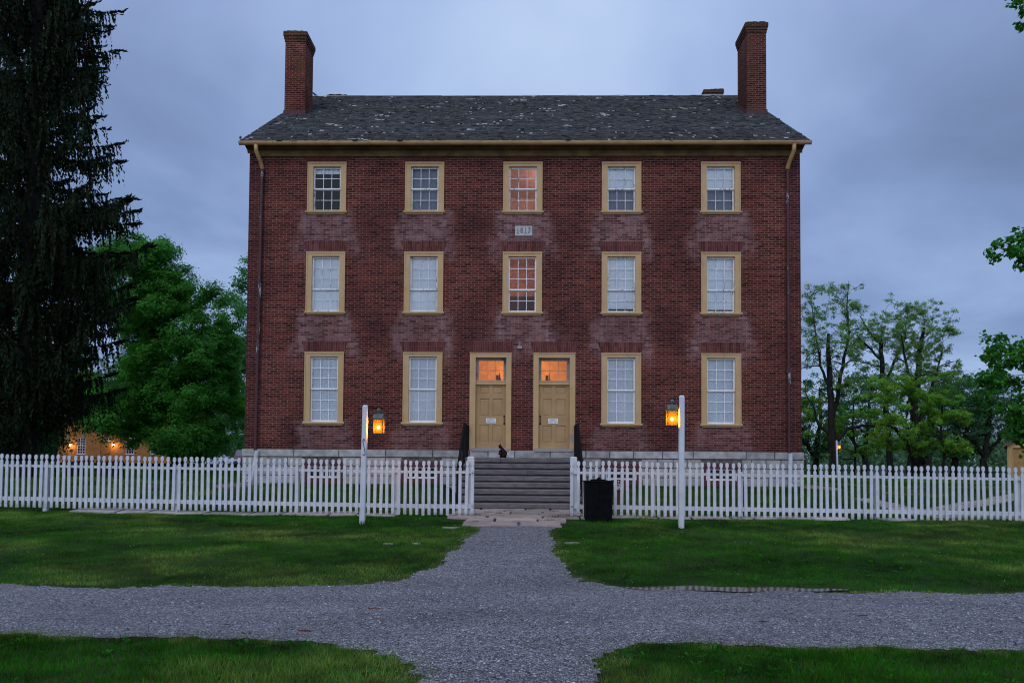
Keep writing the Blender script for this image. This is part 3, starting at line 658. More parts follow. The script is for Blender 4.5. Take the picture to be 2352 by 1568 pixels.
# foundation of squared blocks with basement windows
BASE = []
for cxw in (COLS[0], COLS[1], COLS[3], COLS[4]):
    BASE.append((cxw - .60, cxw + .60, 1.06, 1.665))
mb = MB(); zc = [ZB, 1.80, 1.52, 1.24, 0.98, 0.70]; rows_ = list(zip(zc[1:], zc[:-1]))
for ri, (z0, z1) in enumerate(rows_):
    x = -HW - .06; end = HW + .06
    while x < end - .02:
        wd_ = rnd.uniform(.55, 1.7) if ri == 0 else rnd.uniform(.35, 1.0); x2 = min(x + wd_, end)
        if end - x2 < .25: x2 = end
        pieces = [(x, x2)]
        for (w0, w1, wz0, wz1) in BASE:
            if z0 < wz1 - .05 and z1 > wz0 + .05:
                np_ = []
                for (p0, p1) in pieces:
                    if p1 <= w0 or p0 >= w1: np_.append((p0, p1)); continue
                    if p0 < w0: np_.append((p0, w0))
                    if p1 > w1: np_.append((w1, p1))
                pieces = np_
        for (p0, p1) in pieces:
            if p1 - p0 < .03: continue
            k = rnd.uniform(.78, 1.08); mb.col = (k, k * rnd.uniform(.97, 1.0), k * rnd.uniform(.94, 1.0))
            g_ = .012; yo = -.05 - (.02 if ri == 0 else 0) + rnd.uniform(-.008, .004); bz0 = z0
            if abs(x) < 1.7 and ri > 0: yo = -.04
            b = .012
            mb.add([(p0 + g_, yo + b, bz0 + g_), (p1 - g_, yo + b, bz0 + g_), (p1 - g_, yo + b, z1 - g_), (p0 + g_, yo + b, z1 - g_),
                    (p0 + g_ + b, yo, bz0 + g_ + b), (p1 - g_ - b, yo, bz0 + g_ + b), (p1 - g_ - b, yo, z1 - g_ - b), (p0 + g_ + b, yo, z1 - g_ - b),
                    (p0 + g_, .05, z1 - g_), (p1 - g_, .05, z1 - g_), (p0 + g_, .05, bz0 + g_), (p1 - g_, .05, bz0 + g_)],
                   [(4, 5, 6, 7), (0, 1, 5, 4), (1, 2, 6, 5), (2, 3, 7, 6), (3, 0, 4, 7), (3, 2, 9, 8), (1, 0, 10, 11), (0, 3, 8, 10), (2, 1, 11, 9)])
        x = x2
for sx in (-1, 1):
    for (z0, z1) in rows_:
        y = .055
        while y < DEP:
            y2 = min(y + rnd.uniform(.4, 1.1), DEP); k = rnd.uniform(.8, 1.05); mb.col = (k, k, k * .97); xa = sx * (HW + .05)
            mb.box(min(xa, sx * (HW - .1)), max(xa, sx * (HW - .1)), y + .006, y2 - .006, z0 + .006, z1 - .006); y = y2
mb.build('foundation', STONE, HOUSE)
mb = MB(); pieces_x = [-HW] + [e for w_ in BASE for e in w_[:2]] + [HW]
for i in range(0, len(pieces_x), 2): mb.box(pieces_x[i], pieces_x[i + 1], -.035, .2, .6, ZB - .01)
for w_ in BASE: mb.box(w_[0], w_[1], -.035, .2, w_[3], ZB - .01); mb.box(w_[0], w_[1], -.035, .2, .6, w_[2])
for sx in (-1, 1): mb.box(min(sx * (HW + .035), sx * (HW - .2)), max(sx * (HW + .035), sx * (HW - .2)), .2, DEP, .6, ZB - .01)
mb.build('foundation_mortar', M_('mortar', (0.16, 0.15, 0.145), (0.08, 0.075, 0.07), 8), HOUSE)
for (x0, x1, z0, z1) in BASE:
    mb = MB(); mb.box(x0, x0 + .13, -.07, .15, z0, z1); mb.box(x1 - .13, x1, -.07, .15, z0, z1); mb.box(x0 + .13, x1 - .13, -.069, .15, z1 - .14, z1); mb.box(x0 - .03, x1 + .03, -.11, .15, z0 - .05, z0 + .11)
    bw = mb.build('basement_window', MAROON, HOUSE)
    mb = MB(); sash(mb, x0 + .13, x1 - .13, z0 + .11, z1 - .14, .02, 1, 4, st=.05, mu=.02, bot=.055); mb.build('basement_sash', WHITEP, bw)
    mb = MB(); mb.add([(x0 + .13, .045, z0 + .1), (x1 - .13, .045, z0 + .1), (x1 - .13, .045, z1 - .12), (x0 + .13, .045, z1 - .12)], [(0, 1, 2, 3)]); mb.build('pane', GLASS, bw)
    mb = MB(); mb.add([(x0, .5, z0), (x1, .5, z0), (x1, .5, z1), (x0, .5, z1), (x0, .15, z0), (x1, .15, z0), (x1, .15, z1), (x0, .15, z1)], [(0, 1, 2, 3), (0, 4, 5, 1), (3, 2, 6, 7), (0, 3, 7, 4), (1, 5, 6, 2)]); mb.build('window_well', flat('dark_cellar', (0.03, 0.03, 0.035)), bw)

# cornice and gutter
mb = MB()
mb.prismx([(0.0, ZT), (-.06, ZT + .02), (-.075, ZT + .09), (-.04, ZT + .10), (-.04, ZT + .21), (-.12, ZT + .215), (-.30, ZT + .30), (-.32, ZT + .30), (-.32, ZE + .02), (0.0, ZE + .1)], -HW + .30, HW - .30)
mb.prismx([(-.02, ZT + .12), (-.06, ZT + .20), (-.30, ZT + .27), (-.34, ZE + .03), (0.0, ZE + .2)], -HW - .06, -HW + .30); mb.prismx([(-.02, ZT + .12), (-.06, ZT + .20), (-.30, ZT + .27), (-.34, ZE + .03), (0.0, ZE + .2)], HW - .30, HW + .06)
CORN = M_('shaded_mildewed_ochre', (0.20, 0.125, 0.05), (0.09, 0.058, 0.028), 2.5, 0.7, bmp=.1)  # same ochre with eave shade painted into the colour, plus black mildew
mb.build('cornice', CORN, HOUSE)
GUT = M_('ochre_gutter_metal', (0.44, 0.27, 0.12), (0.34, 0.20, 0.085), 3, 0.4, 0.5)
mb = MB(); gx0, gx1 = -HW - .18, HW + .20; prof = []
for k in range(9):
    a = math.pi * k / 8; prof.append((-.42 - .075 * math.cos(a) - .0, ZE - .02 - .105 * math.sin(a)))
prof = [(y, z) for y, z in prof]
inner = [(y * 1 + (.008 if y < -.42 else -.008), z + .008) for y, z in prof][::-1]
mb.prismx(prof + inner, gx0, gx1)
for xx in np.arange(gx0 + 1.0, gx1, 1.45):
    pr = [(y + (-.006 if y < -.42 else .006), z - .006) for y, z in prof]; mb.prismx(pr + prof[::-1], xx, xx + .03)
for xe in (gx0, gx1 - .004): mb.prismx(prof, xe, xe + .004)
gut = mb.build('gutter', GUT, HOUSE, smooth=False)
for sx in (-1, 1):
    x = -7.98 if sx < 0 else 8.0
    mb = MB(); mb.tube([(x - sx * -.0 + sx * .09, -.42, ZE - .11), (x + sx * .09, -.40, ZE - .28), (x + sx * .03, -.20, ZE - .52), (x, -.085, ZE - .68), (x, -.075, ZE - .76)], .062, 12); el = None
    dp_ = mb.build('downspout_elbow', GUT, HOUSE, smooth=True)
    mb = MB(); xb = x + (-.06 if sx < 0 else .0)
    mb.tube([(x, -.075, ZE - .7), ((x + xb) / 2, -.075, 6), (xb, -.075, 2.0)], .05, 12)
    for zz_ in (9.6, 6.8, 4.1): mb.tube([(x + (xb - x) * (10.6 - zz_) / 8.6, -.075, zz_ - .04), (x + (xb - x) * (10.6 - zz_) / 8.6, -.075, zz_ + .04)], .058, 12)
    mb.build('downspout', SPOUT, HOUSE, smooth=False)
    mb = MB(); 
    if sx < 0: mb.tube([(xb + .08, -.13, 1.98), (xb + .02, -.15, 1.6), (xb - .06, -.22, 1.1), (xb - .12, -.42, .98)], .068, 12)
    else: mb.tube([(xb + .02, -.13, 2.0), (xb, -.13, 1.1), (xb, -.3, .98)], .065, 12)
    mb.build('downspout_shoe', M_('white_pipe', (0.62, 0.64, 0.66), (0.45, 0.46, 0.47), 4, .5), HOUSE)

# roof: deck + individual shingles
mb = MB(); ex = HW + .12; zr_ = ZE + SL * (RY + .45)
mb.prismx([(-.47, ZE - .05), (-.45, ZE - .01), (RY, zr_ - .03), (DEP + .45, ZE - .01), (DEP + .47, ZE - .05), (RY, zr_ - .12)], -ex, ex)
RT, t, b = newmat('wood_shingle', 0.75, 0.25); v = ocoord(t, (6, 1, 1)); vc = N(t, 'ShaderNodeVertexColor', layer_name='Col').outputs[0]
c_ = mixc(t, 1.0, vc, ramp(t, noise(t, 5, 5, v), [(.3, .6), (.7, 1.3)]), 'MULTIPLY'); t.links.new(c_, b.inputs['Base Color'])
roof = mb.build('roof', flat('roof_deck', (0.06, 0.06, 0.065)), HOUSE)
ca, sa = math.cos(math.atan(SL)), math.sin(math.atan(SL)); Ls = (RY + .49) / ca; exp_ = 0.125
Vs, Cs = [], []
r2 = random.Random(3)
for side in (0, 1):
    nr = int(Ls / exp_)
    for i in range(nr):
        s0 = i * exp_; x = -ex + r2.uniform(-.1, 0); rowk = r2.uniform(.72, 1.28)
        while x < ex:
            wd_ = r2.uniform(.09, .2) if side == 0 else .5; x0, x1 = max(x, -ex - .01), min(x + wd_ - .006, ex + .01); x += wd_
            if x1 - x0 < .02: continue
            worn = 0.5 + 0.5 * math.sin(x * .55 + 1.2) * math.sin(s0 * 1.3 + x * .23)
            mid_ = max(0, 1 - abs(x) / 9.5)
            u = r2.random(); lift = r2.uniform(.008, .022); bs = r2.uniform(-.012, .012)
            if u < .05 * (0.4 + worn): lift += .03; bs += .04
            if u > 1 - .012 * (0.3 + worn + mid_) or (math.sin(x * .9 + s0 * 5.1) * math.sin(s0 * 2.2 + x * .31) > .93 and r2.random() < .7): continue       # a missing shingle
            g_ = r2.uniform(.030, .085) * rowk
            c0 = (g_ * .97, g_ * r2.uniform(.98, 1.04), g_ * 1.06)
            cl_ = max(0, math.sin(x * 1.7 + s0 * 2.3) * math.sin(s0 * 3.9 - x * .8) + math.sin(x * 4.1 + 2) * .4) ** 1.5
            if r2.random() < 0.012 + 0.16 * cl_ * (0.25 + mid_): k_ = r2.uniform(.2, .55); c0 = (k_, k_ * .99, k_); x1 = x0 + (x1 - x0) * r2.uniform(.4, 1)
            elif r2.random() < .05: c0 = (.02, .022, .02)
            s1 = s0 + exp_ + .05
            def pt(xx, s, h):
                y = -.49 + s * ca - h * sa; z = ZE - .015 + s * sa + h * ca
                return (xx, y, z) if side == 0 else (xx, DEP - y, z)
            a_, b_ = s0 - bs, s0 - bs + r2.uniform(-.006, .006)
            Vs += [pt(x0, a_, .004 + lift), pt(x1, b_, .004 + lift), pt(x1, s1, .006), pt(x0, s1, .006), pt(x0, a_, -.004), pt(x1, b_, -.004)]; Cs += [c0] * 4 + [(.006, .006, .007)] * 2  # butt edges coloured near black to paint the shadow line of each course
nq = len(Vs) // 6; o = np.arange(nq)[:, None] * 6
Fq = np.concatenate([o + np.array([[0, 1, 2, 3]]), o + np.array([[4, 5, 1, 0]])])
npmesh('shingles', Vs, Fq, RT, np.array(Cs), roof)
mb = MB(); x = -ex
while x < ex:
    x2 = min(x + rnd.uniform(.3, 1.1), ex); k = rnd.choice([.25, .4, .5, .55, .12]); mb.col = (k, k, k * 1.05); dz = rnd.uniform(-.01, .012)
    mb.prismx([(RY - .14, zr_ - .10 + dz), (RY, zr_ + .03 + dz), (RY + .14, zr_ - .1 + dz), (RY, zr_ + .0 + dz)], x, x2); x = x2
mb.build('ridge_cap', M_('weathered_ridge', (.8, .8, .82), (.6, .6, .62), 8, .5, attr=True), roof)
# chimneys
def chimney(x0, x1, y0, y1, zt, zb_, lab=None):
    mb = MB(); mb.col = (1, .999, 1); mb.box(x0, x1, y0, y1, zb_, zt - .30)
    mb.col = (1, .4, 1); o_ = .018
    for k, (za, zb2) in enumerate(((zt - .36, zt - .27), (zt - .268, zt - .17), (zt - .168, zt - .02))):
        o_ = .02 + .022 * k; mb.box(x0 - o_, x1 + o_, y0 - o_, y1 + o_, za, zb2)
    mb.col = (1, 0.2, 1)
    for k in range(14): 
        xx = x0 + (x1 - x0) * rnd.random(); mb.box(xx - .06, xx + .06, y0 - .05, y0 + .04, zt - .02, zt + rnd.uniform(-.005, .018))
    c = mb.build('chimney', BRICKM, roof)
    return c
def flash(x0, x1, y0, y1, par):
    zf = ZE + SL * (y0 + .45); zf2 = ZE + SL * (y1 + .45); mb = MB(); e = .03
    mb.add([(x0 - e, y0 - e, zf - .05), (x1 + e, y0 - e, zf - .05), (x1 + e, y0 - e, zf + .16), (x0 - e, y0 - e, zf + .16), (x1 + e, y1, zf2 - .05), (x1 + e, y1, zf2 + .16), (x0 - e, y1, zf2 - .05), (x0 - e, y1, zf2 + .16)],
           [(0, 1, 2, 3), (1, 4, 5, 2), (6, 0, 3, 7)])
    mb.build('flashing', M_('maroon_flashing', (.10, .045, .05), (.06, .03, .035), 5, .6), par)
c = chimney(-8.37, -7.66, 3.25, 4.25, 16.72, 13.2); flash(-8.37, -7.66, 3.25, 4.25, c)
c = chimney(7.70, 8.37, 3.25, 4.45, 16.98, 13.2); flash(7.70, 8.37, 3.25, 4.45, c)
chimney(-8.55, -7.8, 10.0, 11.0, at(745, 218.5, 10.0).z, 12.5); chimney(7.75, 8.5, 10.0, 11.1, at(1650, 205.8, 10.0).z, 12.5)

# ------------------------------------------------------------------ front steps with iron handrails
ST = empty('stone_steps', (0, -3.59, .43), 'wide flight of worn grey stone steps up to the twin doors, with iron rails', 'steps')
zt_ = 1.795; rise = (zt_ - .43) / 8
for k in range(8):
    mb = MB(); y0 = -3.59 + .30 * k; z1 = .43 + rise * (k + 1); y1 = -3.59 + .3 * (k + 1) + .06 if k < 7 else -.06
    xw = 1.62; nseg = 16; sx0, sx1 = -xw + rnd.uniform(-.015, .015), xw + rnd.uniform(-.015, .015); joints = sorted([sx0, rnd.uniform(-.8, .8), sx1]) if k % 2 else [sx0, sx1]
    for a_, b_ in zip(joints[:-1], joints[1:]):
        kk = rnd.uniform(.88, 1.1); mb.col = (kk, kk, kk * 1.02)
        vs = []; n_ = max(4, int((b_ - a_) / .18))
        for j in range(n_ + 1):
            x = a_ + .003 + (b_ - a_ - .006) * j / n_; wv = rnd.uniform(-.006, .006); wz = rnd.uniform(-.005, .004)
            vs += [(x, y0 + wv + .035, z1 - rise + .030), (x, y0 + wv, z1 - rise + .052), (x, y0 + wv, z1 - .022 + wz), (x, y0 + wv + .02, z1 + wz), (x, y1, z1 + wz * .3), (x, y1, z1 - rise)]
        fs = [(6 * j + q, 6 * (j + 1) + q, 6 * (j + 1) + q + 1, 6 * j + q + 1) for j in range(n_) for q in range(5)]
        fs += [(0, 1, 2, 3, 4, 5), tuple(6 * n_ + q for q in (5, 4, 3, 2, 1, 0))]
        mb.add(vs, fs)
        mb.add([(a_ + .01, y0 + .07, z1 - rise - .02), (b_ - .01, y0 + .07, z1 - rise - .02), (b_ - .01, y0 + .07, z1 - .03), (a_ + .01, y0 + .07, z1 - .03)], [(0, 1, 2, 3)])
    mb.build('step', STEPM, ST)
mb = MB()
for sx in (-1, 1): mb.prismx([(-3.5, .1), (-.05, .1), (-.05, zt_ - .19), (-1.45, zt_ - .19), (-3.5, .45)], min(sx * 1.50, sx * 1.60), max(sx * 1.50, sx * 1.60))
mb.build('side_wall', STONE, ST)
for sx in (-1, 1):
    x = sx * 1.61; mb = MB()
    top = [(x, -.04, zt_ + .98), (x, -1.5, zt_ + .98), (x, -3.55, .62 + .85), (x, -3.68, .55 + .86)]
    mb.tube(top, .028, 8); mb.tube([(x, -.04, zt_ + .02), (x, -1.45, zt_ + .02), (x, -3.5, .62)], .018, 6)
    for k in range(13):
        y = -.12 - k * .275; zt1 = np.interp(-y, [0, 1.5, 3.55], [zt_ + .98, zt_ + .98, 1.47]); zb1 = np.interp(-y, [0, 1.45, 3.5], [zt_ + .02, zt_ + .02, .62]); mb.tube([(x, y, zb1), (x, y, zt1)], .011, 6)
    for y in (-.06, -1.5, -3.6):
        zt1 = np.interp(-y, [0, 1.5, 3.55], [zt_ + .98, zt_ + .98, 1.44]); mb.box(x - .025, x + .025, y - .025, y + .025, float(zg(x, y)) - .1, zt1)
    mb.build('handrail', BLACKI, ST)

# ------------------------------------------------------------------ picket fences
def picket_profile(w_, h):
    r = w_ / 2; c = h - .052; p = [(-r, 0), (-r, h - .165), (-r * .42, h - .125), (-r * .42, h - .118)]
    head = [(-r * 1.0, h - .092), (-r * 1.06, h - .07)]
    arc = [(math.cos(a) * r * 1.06, h - .042 + math.sin(a) * .042) for a in [math.pi * (1 - k / 8) for k in range(9)]]
    q = p + head + arc; return q + [(-x, z) for x, z in (p + head)[::-1]]
FENCED = paint_peel('fence_white_post', (0.60, 0.62, 0.66), (0.20, 0.17, 0.15), 0.27, 10, stretch=(1, 1, .4))
pm_, t, b = newmat('fence_picket_paint', 0.6, 0.3); v = ocoord(t); s_ = N(t, 'ShaderNodeSeparateXYZ'); t.links.new(v, s_.inputs[0])
oi = N(t, 'ShaderNodeObjectInfo'); add = N(t, 'ShaderNodeVectorMath', operation='ADD'); cmb2 = N(t, 'ShaderNodeCombineXYZ'); t.links.new(math_(t, 'MULTIPLY', oi.outputs['Random'], 40.0), cmb2.inputs[0]); t.links.new(v, add.inputs[0]); t.links.new(cmb2.outputs[0], add.inputs[1])
cbase = ramp(t, noise(t, 6, 4, add.outputs[0]), [(.3, (.50, .52, .56)), (.7, (.62, .64, .68))])
dirt = math_(t, 'MULTIPLY', ramp(t, s_.outputs[2], [(0.0, 1.0), (0.13, 0.0)]), ramp(t, noise(t, 18, 5, add.outputs[0]), [(.35, .1), (.6, .8)]))
cbase = mixc(t, dirt, cbase, (0.17, 0.14, 0.12)); cbase = mixc(t, ramp(t, noise(t, 30, 3, add.outputs[0]), [(.70, 0.0), (.73, .8)]), cbase, (.25, .23, .2))
t.links.new(cbase, b.inputs['Base Color'])
def make_fence(x0, dirn, n, step, lab, group, posts, gate_x, hz=1.19):
    fx = x0; f = empty('picket_fence', (x0, fy(x0), float(zg(x0, fy(x0)))), lab, 'fence', group)
    base = empty  # noqa
    mb = MB(); mb.prism([(x, z) for x, z in picket_profile(.066, hz)], -.011, .011)
    first = mb.build('picket', pm_, f, world=False)
    for i in range(n):
        o = first if i == 0 else first.copy()
        if i: COL.objects.link(o); o.parent = f
        x = x0 + dirn * step * i; yy = fy(x)
        zf = float(zg(x, yy - .3)) + 0.055 if abs(x) > 2 else .50
        o.location = (x - f.location.x, yy - .05 - f.location.y + rnd.uniform(-.003, .003), fbase(x) + rnd.uniform(-.012, .012) - f.location.z)
        o.rotation_euler = (rnd.uniform(-.01, .01), rnd.gauss(0, .009), 0)
    xe = x0 + dirn * step * (n - 1)
    for zr in (.145, .905):
        mb = MB(); pts = np.linspace(x0 - dirn * .03, xe + dirn * .04, 24); hh = .045 if zr < .5 else .028
        for a_, b_ in zip(pts[:-1], pts[1:]):
            l, r = sorted((a_, b_))
            ya, yb = fy(l), fy(r); za, zb_ = fbase(l) + zr, fbase(r) + zr
            mb.add([(l, ya - .038, za), (r, yb - .038, zb_), (r, yb, zb_), (l, ya, za), (l, ya - .038, za + 2 * hh), (r, yb - .038, zb_ + 2 * hh), (r, yb, zb_ + 2 * hh), (l, ya, za + 2 * hh)],
                   [(0, 3, 2, 1), (4, 5, 6, 7), (0, 1, 5, 4), (2, 3, 7, 6)] + ([(3, 0, 4, 7)] if a_ == pts[0] or b_ == pts[0] else []) + ([(1, 2, 6, 5)] if a_ == pts[-1] or b_ == pts[-1] else []))
        mb.build('rail', FENCEW, f)
    for px in posts:
        p = at(px, 1130, -6.55); yy = fy(p.x); mb = MB()
        mb.box(p.x - .045, p.x + .045, yy + .001, yy + .095, fbase(p.x) - .3, fbase(p.x) + 1.0); mb.build('post', FENCED, f)
    mb = MB(); g0, g1 = gate_x; yy = fy(0); zt = fbase(g0) + 1.28
    mb.prismz([(g0, yy + .001), (g1, yy + .001), (g1, yy + .13), (g0, yy + .13)], .2, zt - .02); mb.prismz([(g0, yy + .001), (g1, yy + .001), (g1, yy + .13), (g0, yy + .13)], zt - .02, zt, [(g0 + .02, yy + .02), (g1 - .02, yy + .02), (g1 - .02, yy + .11), (g0 + .02, yy + .11)])
    mb.build('gate_post', FENCED, f)
    for zz_ in (.22, .93):
        mb = MB(); hx_ = g1 - .03 if dirn < 0 else g0 + .03; z_ = fbase(hx_) + zz_; mb.box(hx_ - .025, hx_ + .025, yy - .12, yy - .062, z_, z_ + .015); mb.tube([(hx_, yy - .10, z_ + .01), (hx_, yy - .10, z_ + .07)], .010, 6); mb.build('hinge_pin', FENCEW, f)
    return f
def fbase(x):                            # height of the foot of the pickets along the fence
    return float(np.interp(x, [-12, -8, -2, 0, 2, 11], [.56, .52, .47, .475, .48, .40]))
gl0, gl1 = at(1073.5, 1100, -6.55).x, at(1089, 1100, -6.55).x; gr0, gr1 = at(1309.5, 1100, -6.55).x, at(1325, 1100, -6.55).x
make_fence(gl1 - .035, -1, 96, .1338, 'long white picket fence left of the gate gap, behind the leaning lamp post', 'white picket fences', [-225, 82, 395, 679, 911], (gl0, gl1))
make_fence(gr0 + .035, 1, 96, .1346, 'long white picket fence right of the gate gap, behind the black bin', 'white picket fences', [1499.6, 1700, 2013, 2336, 2650], (gr0, gr1))

# ------------------------------------------------------------------ lamp posts with copper lanterns
COPPER = M_('verdigris_copper', (0.10, 0.17, 0.16), (0.05, 0.06, 0.055), 14, 0.6, 0.4); DARKC = flat('dark_copper', (0.03, 0.022, 0.018), .5, .4, .5)
AMB = bpy.data.materials.new('amber_glass'); AMB.use_nodes = True; t = AMB.node_tree; t.nodes.clear()
tr = N(t, 'ShaderNodeBsdfTransparent'); tr.inputs[0].default_value = (1, .72, .25, 1); tl = N(t, 'ShaderNodeBsdfTranslucent'); tl.inputs[0].default_value = (1, .5, .08, 1)
tl2 = N(t, 'ShaderNodeBsdfTranslucent'); mx = N(t, 'ShaderNodeMixShader'); nz_ = noise(t, 3, 3, ocoord(t, (30, 30, 1.5))); mx.inputs[0].default_value = .075
t.links.new(tr.outputs[0], mx.inputs[1]); t.links.new(tl.outputs[0], mx.inputs[2]); oo = N(t, 'ShaderNodeOutputMaterial'); t.links.new(mx.outputs[0], oo.inputs[0])
BULB = emit('lantern_bulb', (1.0, 0.62, 0.24), 55)
POSTW = paint_peel('lamp_post_paint', (0.62, 0.64, 0.68), (0.35, 0.30, 0.27), 0.30, 11, stretch=(1, 1, .3))
def lamp_post(base, top, sgn, lab, lx, lz, hook=False, watt=26, s=1.0):
    o = empty('lamp_post', base, lab, 'lamp post', 'white lamp posts with lanterns'); bx, by, bz = base; tx, tz = top
    mb = MB(); w_ = .054; vs = []
    prof = [(bx, bz - .3), (bx, bz + .05), (tx, tz - .03), (tx, tz)]
    for k, (x, z) in enumerate(prof):
        ww = w_ * (1.0 if k < 3 else .62); c = ww * .72
        vs += [(x - ww, by - c, z), (x - c, by - ww, z), (x + c, by - ww, z), (x + ww, by - c, z), (x + ww, by + c, z), (x + c, by + ww, z), (x - c, by + ww, z), (x - ww, by + c, z)]
    fs = [(8 * i + k, 8 * i + (k + 1) % 8, 8 * (i + 1) + (k + 1) % 8, 8 * (i + 1) + k) for i in range(3) for k in range(8)] + [tuple(range(24, 32))]
    mb.add(vs, fs); mb.build('post', POSTW, o)
    # bracket
    ex_ = lx + sgn * .06; mb = MB(); bzz = lz + .235
    mb.tube([(tx + sgn * w_, by, bzz), (ex_ + sgn * .02, by, bzz)], .008, 6); mb.tube([(tx + sgn * w_, by, bzz - .16), (tx + sgn * .09, by, bzz - .07), (tx + sgn * .15, by, bzz - .012), (tx + sgn * .22, by, bzz)], .006, 6); mb.tube([(tx + sgn * w_, by, bzz - .20), (tx + sgn * (w_ + .004), by, bzz + .03)], .009, 6)
    mb.build('bracket', BLACKI, o)
    a, d = .098, .085
    lan = MB()
    for q in (-1, 1):                       # frame corner bars and base plate
        for r_ in (-1, 1): lan.box(lx + q * a - .006, lx + q * a + .006, by + r_ * d - .006, by + r_ * d + .006, lz - .285, lz)
    lan.box(lx - a - .008, lx + a + .008, by - d - .008, by + d + .008, lz - .30, lz - .285); lan.box(lx - a - .006, lx + a + .006, by - d - .006, by - d + .002, lz - .012, lz); lan.box(lx - a - .006, lx + a + .006, by + d - .002, by + d + .006, lz - .012, lz)
    L = lan.build('lantern', DARKC, o)
    rf = MB(); pr = [(by + math.cos(math.pi * k / 10) * (d + .012), lz + math.sin(math.pi * k / 10) * .115) for k in range(11)]
    rf.prismx(pr, lx - a - .002, lx + a + .002); rf.build('lantern_roof', COPPER, L)
    rg = MB(); rg.tube([(lx - .028, by, lz + .185), (lx + .028, by, lz + .185)], .042, 12); rg.tube([(lx, by, lz + .11), (lx, by, lz + .15)], .02, 8); rg.build('finial', COPPER, L)
    gp = MB()
    for (x0, x1, y0, y1) in ((lx - a, lx + a, by - d, by - d), (lx - a, lx + a, by + d, by + d), (lx - a, lx - a, by - d, by + d), (lx + a, lx + a, by - d, by + d)):
        gp.add([(x0, y0, lz - .285), (x1, y1, lz - .285), (x1, y1, lz - .006), (x0, y0, lz - .006)], [(0, 1, 2, 3)])
    gp.build('lantern_pane', AMB, L)
    bl = MB(); bl.ball((lx, by, lz - .165), .027 * s, 12, sz=1.2); bo = bl.build('bulb', BULB if s < 2 else emit('far_lantern_bulb', (1.0, 0.50, 0.14), 2.6), L, smooth=True)
    li = bpy.data.lights.new('bulb_light', 'POINT'); li.energy = watt; li.color = (1, .47, .13); li.shadow_soft_size = .06 if s < 2 else .13
    lo = bpy.data.objects.new('bulb_light', li); COL.objects.link(lo); lo.parent = bo; lo.location = Vector((lx, by, lz - .165)) - Vector(base)
    if hook:
        hk = MB(); hp = [(834.6, 1014), (833.2, 1010.5), (834.5, 1007.5), (837, 1008), (838.2, 1011), (836.5, 1019)][::-1]
        P = [at(q[0], q[1], by - .066) for q in [(838.5, 1012.5), (837.3, 1008.8), (835, 1007.6), (833.3, 1010), (833.8, 1016), (836, 1026), (838, 1036), (838.6, 1041), (837.4, 1044.5), (835, 1044.6), (833.2, 1042)]]
        hk.tube([tuple(p) for p in P], .006, 6); hk.build('hook', BLACKI, o)
        hk = MB(); hk.tube([(bx - .07 + .05 * math.cos(a_) * 1.0, by - .05, bz + .26 + .09 * math.sin(a_)) for a_ in [2 * math.pi * k / 12 for k in range(13)]], .007, 6); hk.build('wire_coil', flat('pale_wire', (.5, .5, .52)), o)
    return o
b1 = ground(832, 1203.5); t1 = at(839.5, 930, b1.y); l1 = at(870, 962.5, b1.y)
lamp_post((b1.x, b1.y, b1.z), (t1.x, t1.z), 1, 'leaning white wooden lamp post with a lit lantern and an iron S hook', l1.x, l1.z, hook=True)
b2 = ground(1564.5, 1212.5); t2 = at(1565.5, 908, b2.y); l2 = at(1543.4, 943, b2.y)
lamp_post((b2.x, b2.y, b2.z), (t2.x, t2.z), -1, 'upright white wooden lamp post with a lit lantern, right of the black bin', l2.x, l2.z)
b3 = Vector((at(1924, 1097, 32).x, 32.0, float(zg(24, 32)))); t3 = at(1921.5, 1011, 32); l3 = at(1927.5, 1021, 32)
lamp_post((b3.x, 32.0, b3.z), (t3.x, t3.z), 1, 'distant white lamp post with a lit lantern before the dark trees', l3.x, l3.z, watt=120, s=3.4)

# ------------------------------------------------------------------ black litter bin
gb = ground(1375, 1198.5); gz = gb.z; xl, xr = at(1345.5, 1199, gb.y).x, at(1406, 1199, gb.y).x; zt = at(1375, 1106, gb.y).z
BN = empty('litter_bin', ((xl + xr) / 2, gb.y + .28, gz), 'black square litter bin with a round lid standing at the fence', 'bin')
BLK = M_('black_bin_plastic', (0.006, 0.0065, 0.008), (0.003, 0.0035, 0.0045), 8, .6, .04, bmp=.1)
y0, y1 = gb.y, gb.y + .56; mb = MB()
for xa, xb_ in ((xl, (xl + xr) / 2 - .004), ((xl + xr) / 2 + .004, xr)):
    mb.prismz([(xa, y0 + .02), (xb_, y0 + .02), (xb_, y0 + .03), (xa, y0 + .03)], gz + .03, zt - .01, [(xa + (-.02 if xa == xl else 0), y0 - .0), (xb_ + (.02 if xb_ == xr else 0), y0), (xb_, y0 + .02), (xa, y0 + .02)])
mb.prismz([(xl + .002, y0 + .031), (xr - .002, y0 + .031), (xr - .002, y1 - .02), (xl + .002, y1 - .02)], gz - .03, zt - .005, [(xl - .018, y0 + .022), (xr + .018, y0 + .022), (xr + .018, y1), (xl - .018, y1)])
mb.build('body', BLK, BN)
mb = MB(); mb.prismz([(xl - .035, y0 - .02), (xr + .035, y0 - .02), (xr + .035, y1 + .02), (xl - .035, y1 + .02)], zt, zt + .022, [(xl - .03, y0 - .012), (xr + .03, y0 - .012), (xr + .03, y1 + .012), (xl - .03, y1 + .012)]); mb.build('top', BLK, BN)
mb = MB(); mb.lathe([(.16, 0), (.165, .018), (.13, .03), (.03, .034)], ((xl + xr) / 2, (y0 + y1) / 2, zt + .022), 24); lid = mb.build('lid', BLK, BN)
mb = MB(); mb.lathe([(.035, 0), (.045, .02), (.02, .032)], ((xl + xr) / 2 + .02, (y0 + y1) / 2, zt + .05), 14); mb.build('knob', BLK, lid)

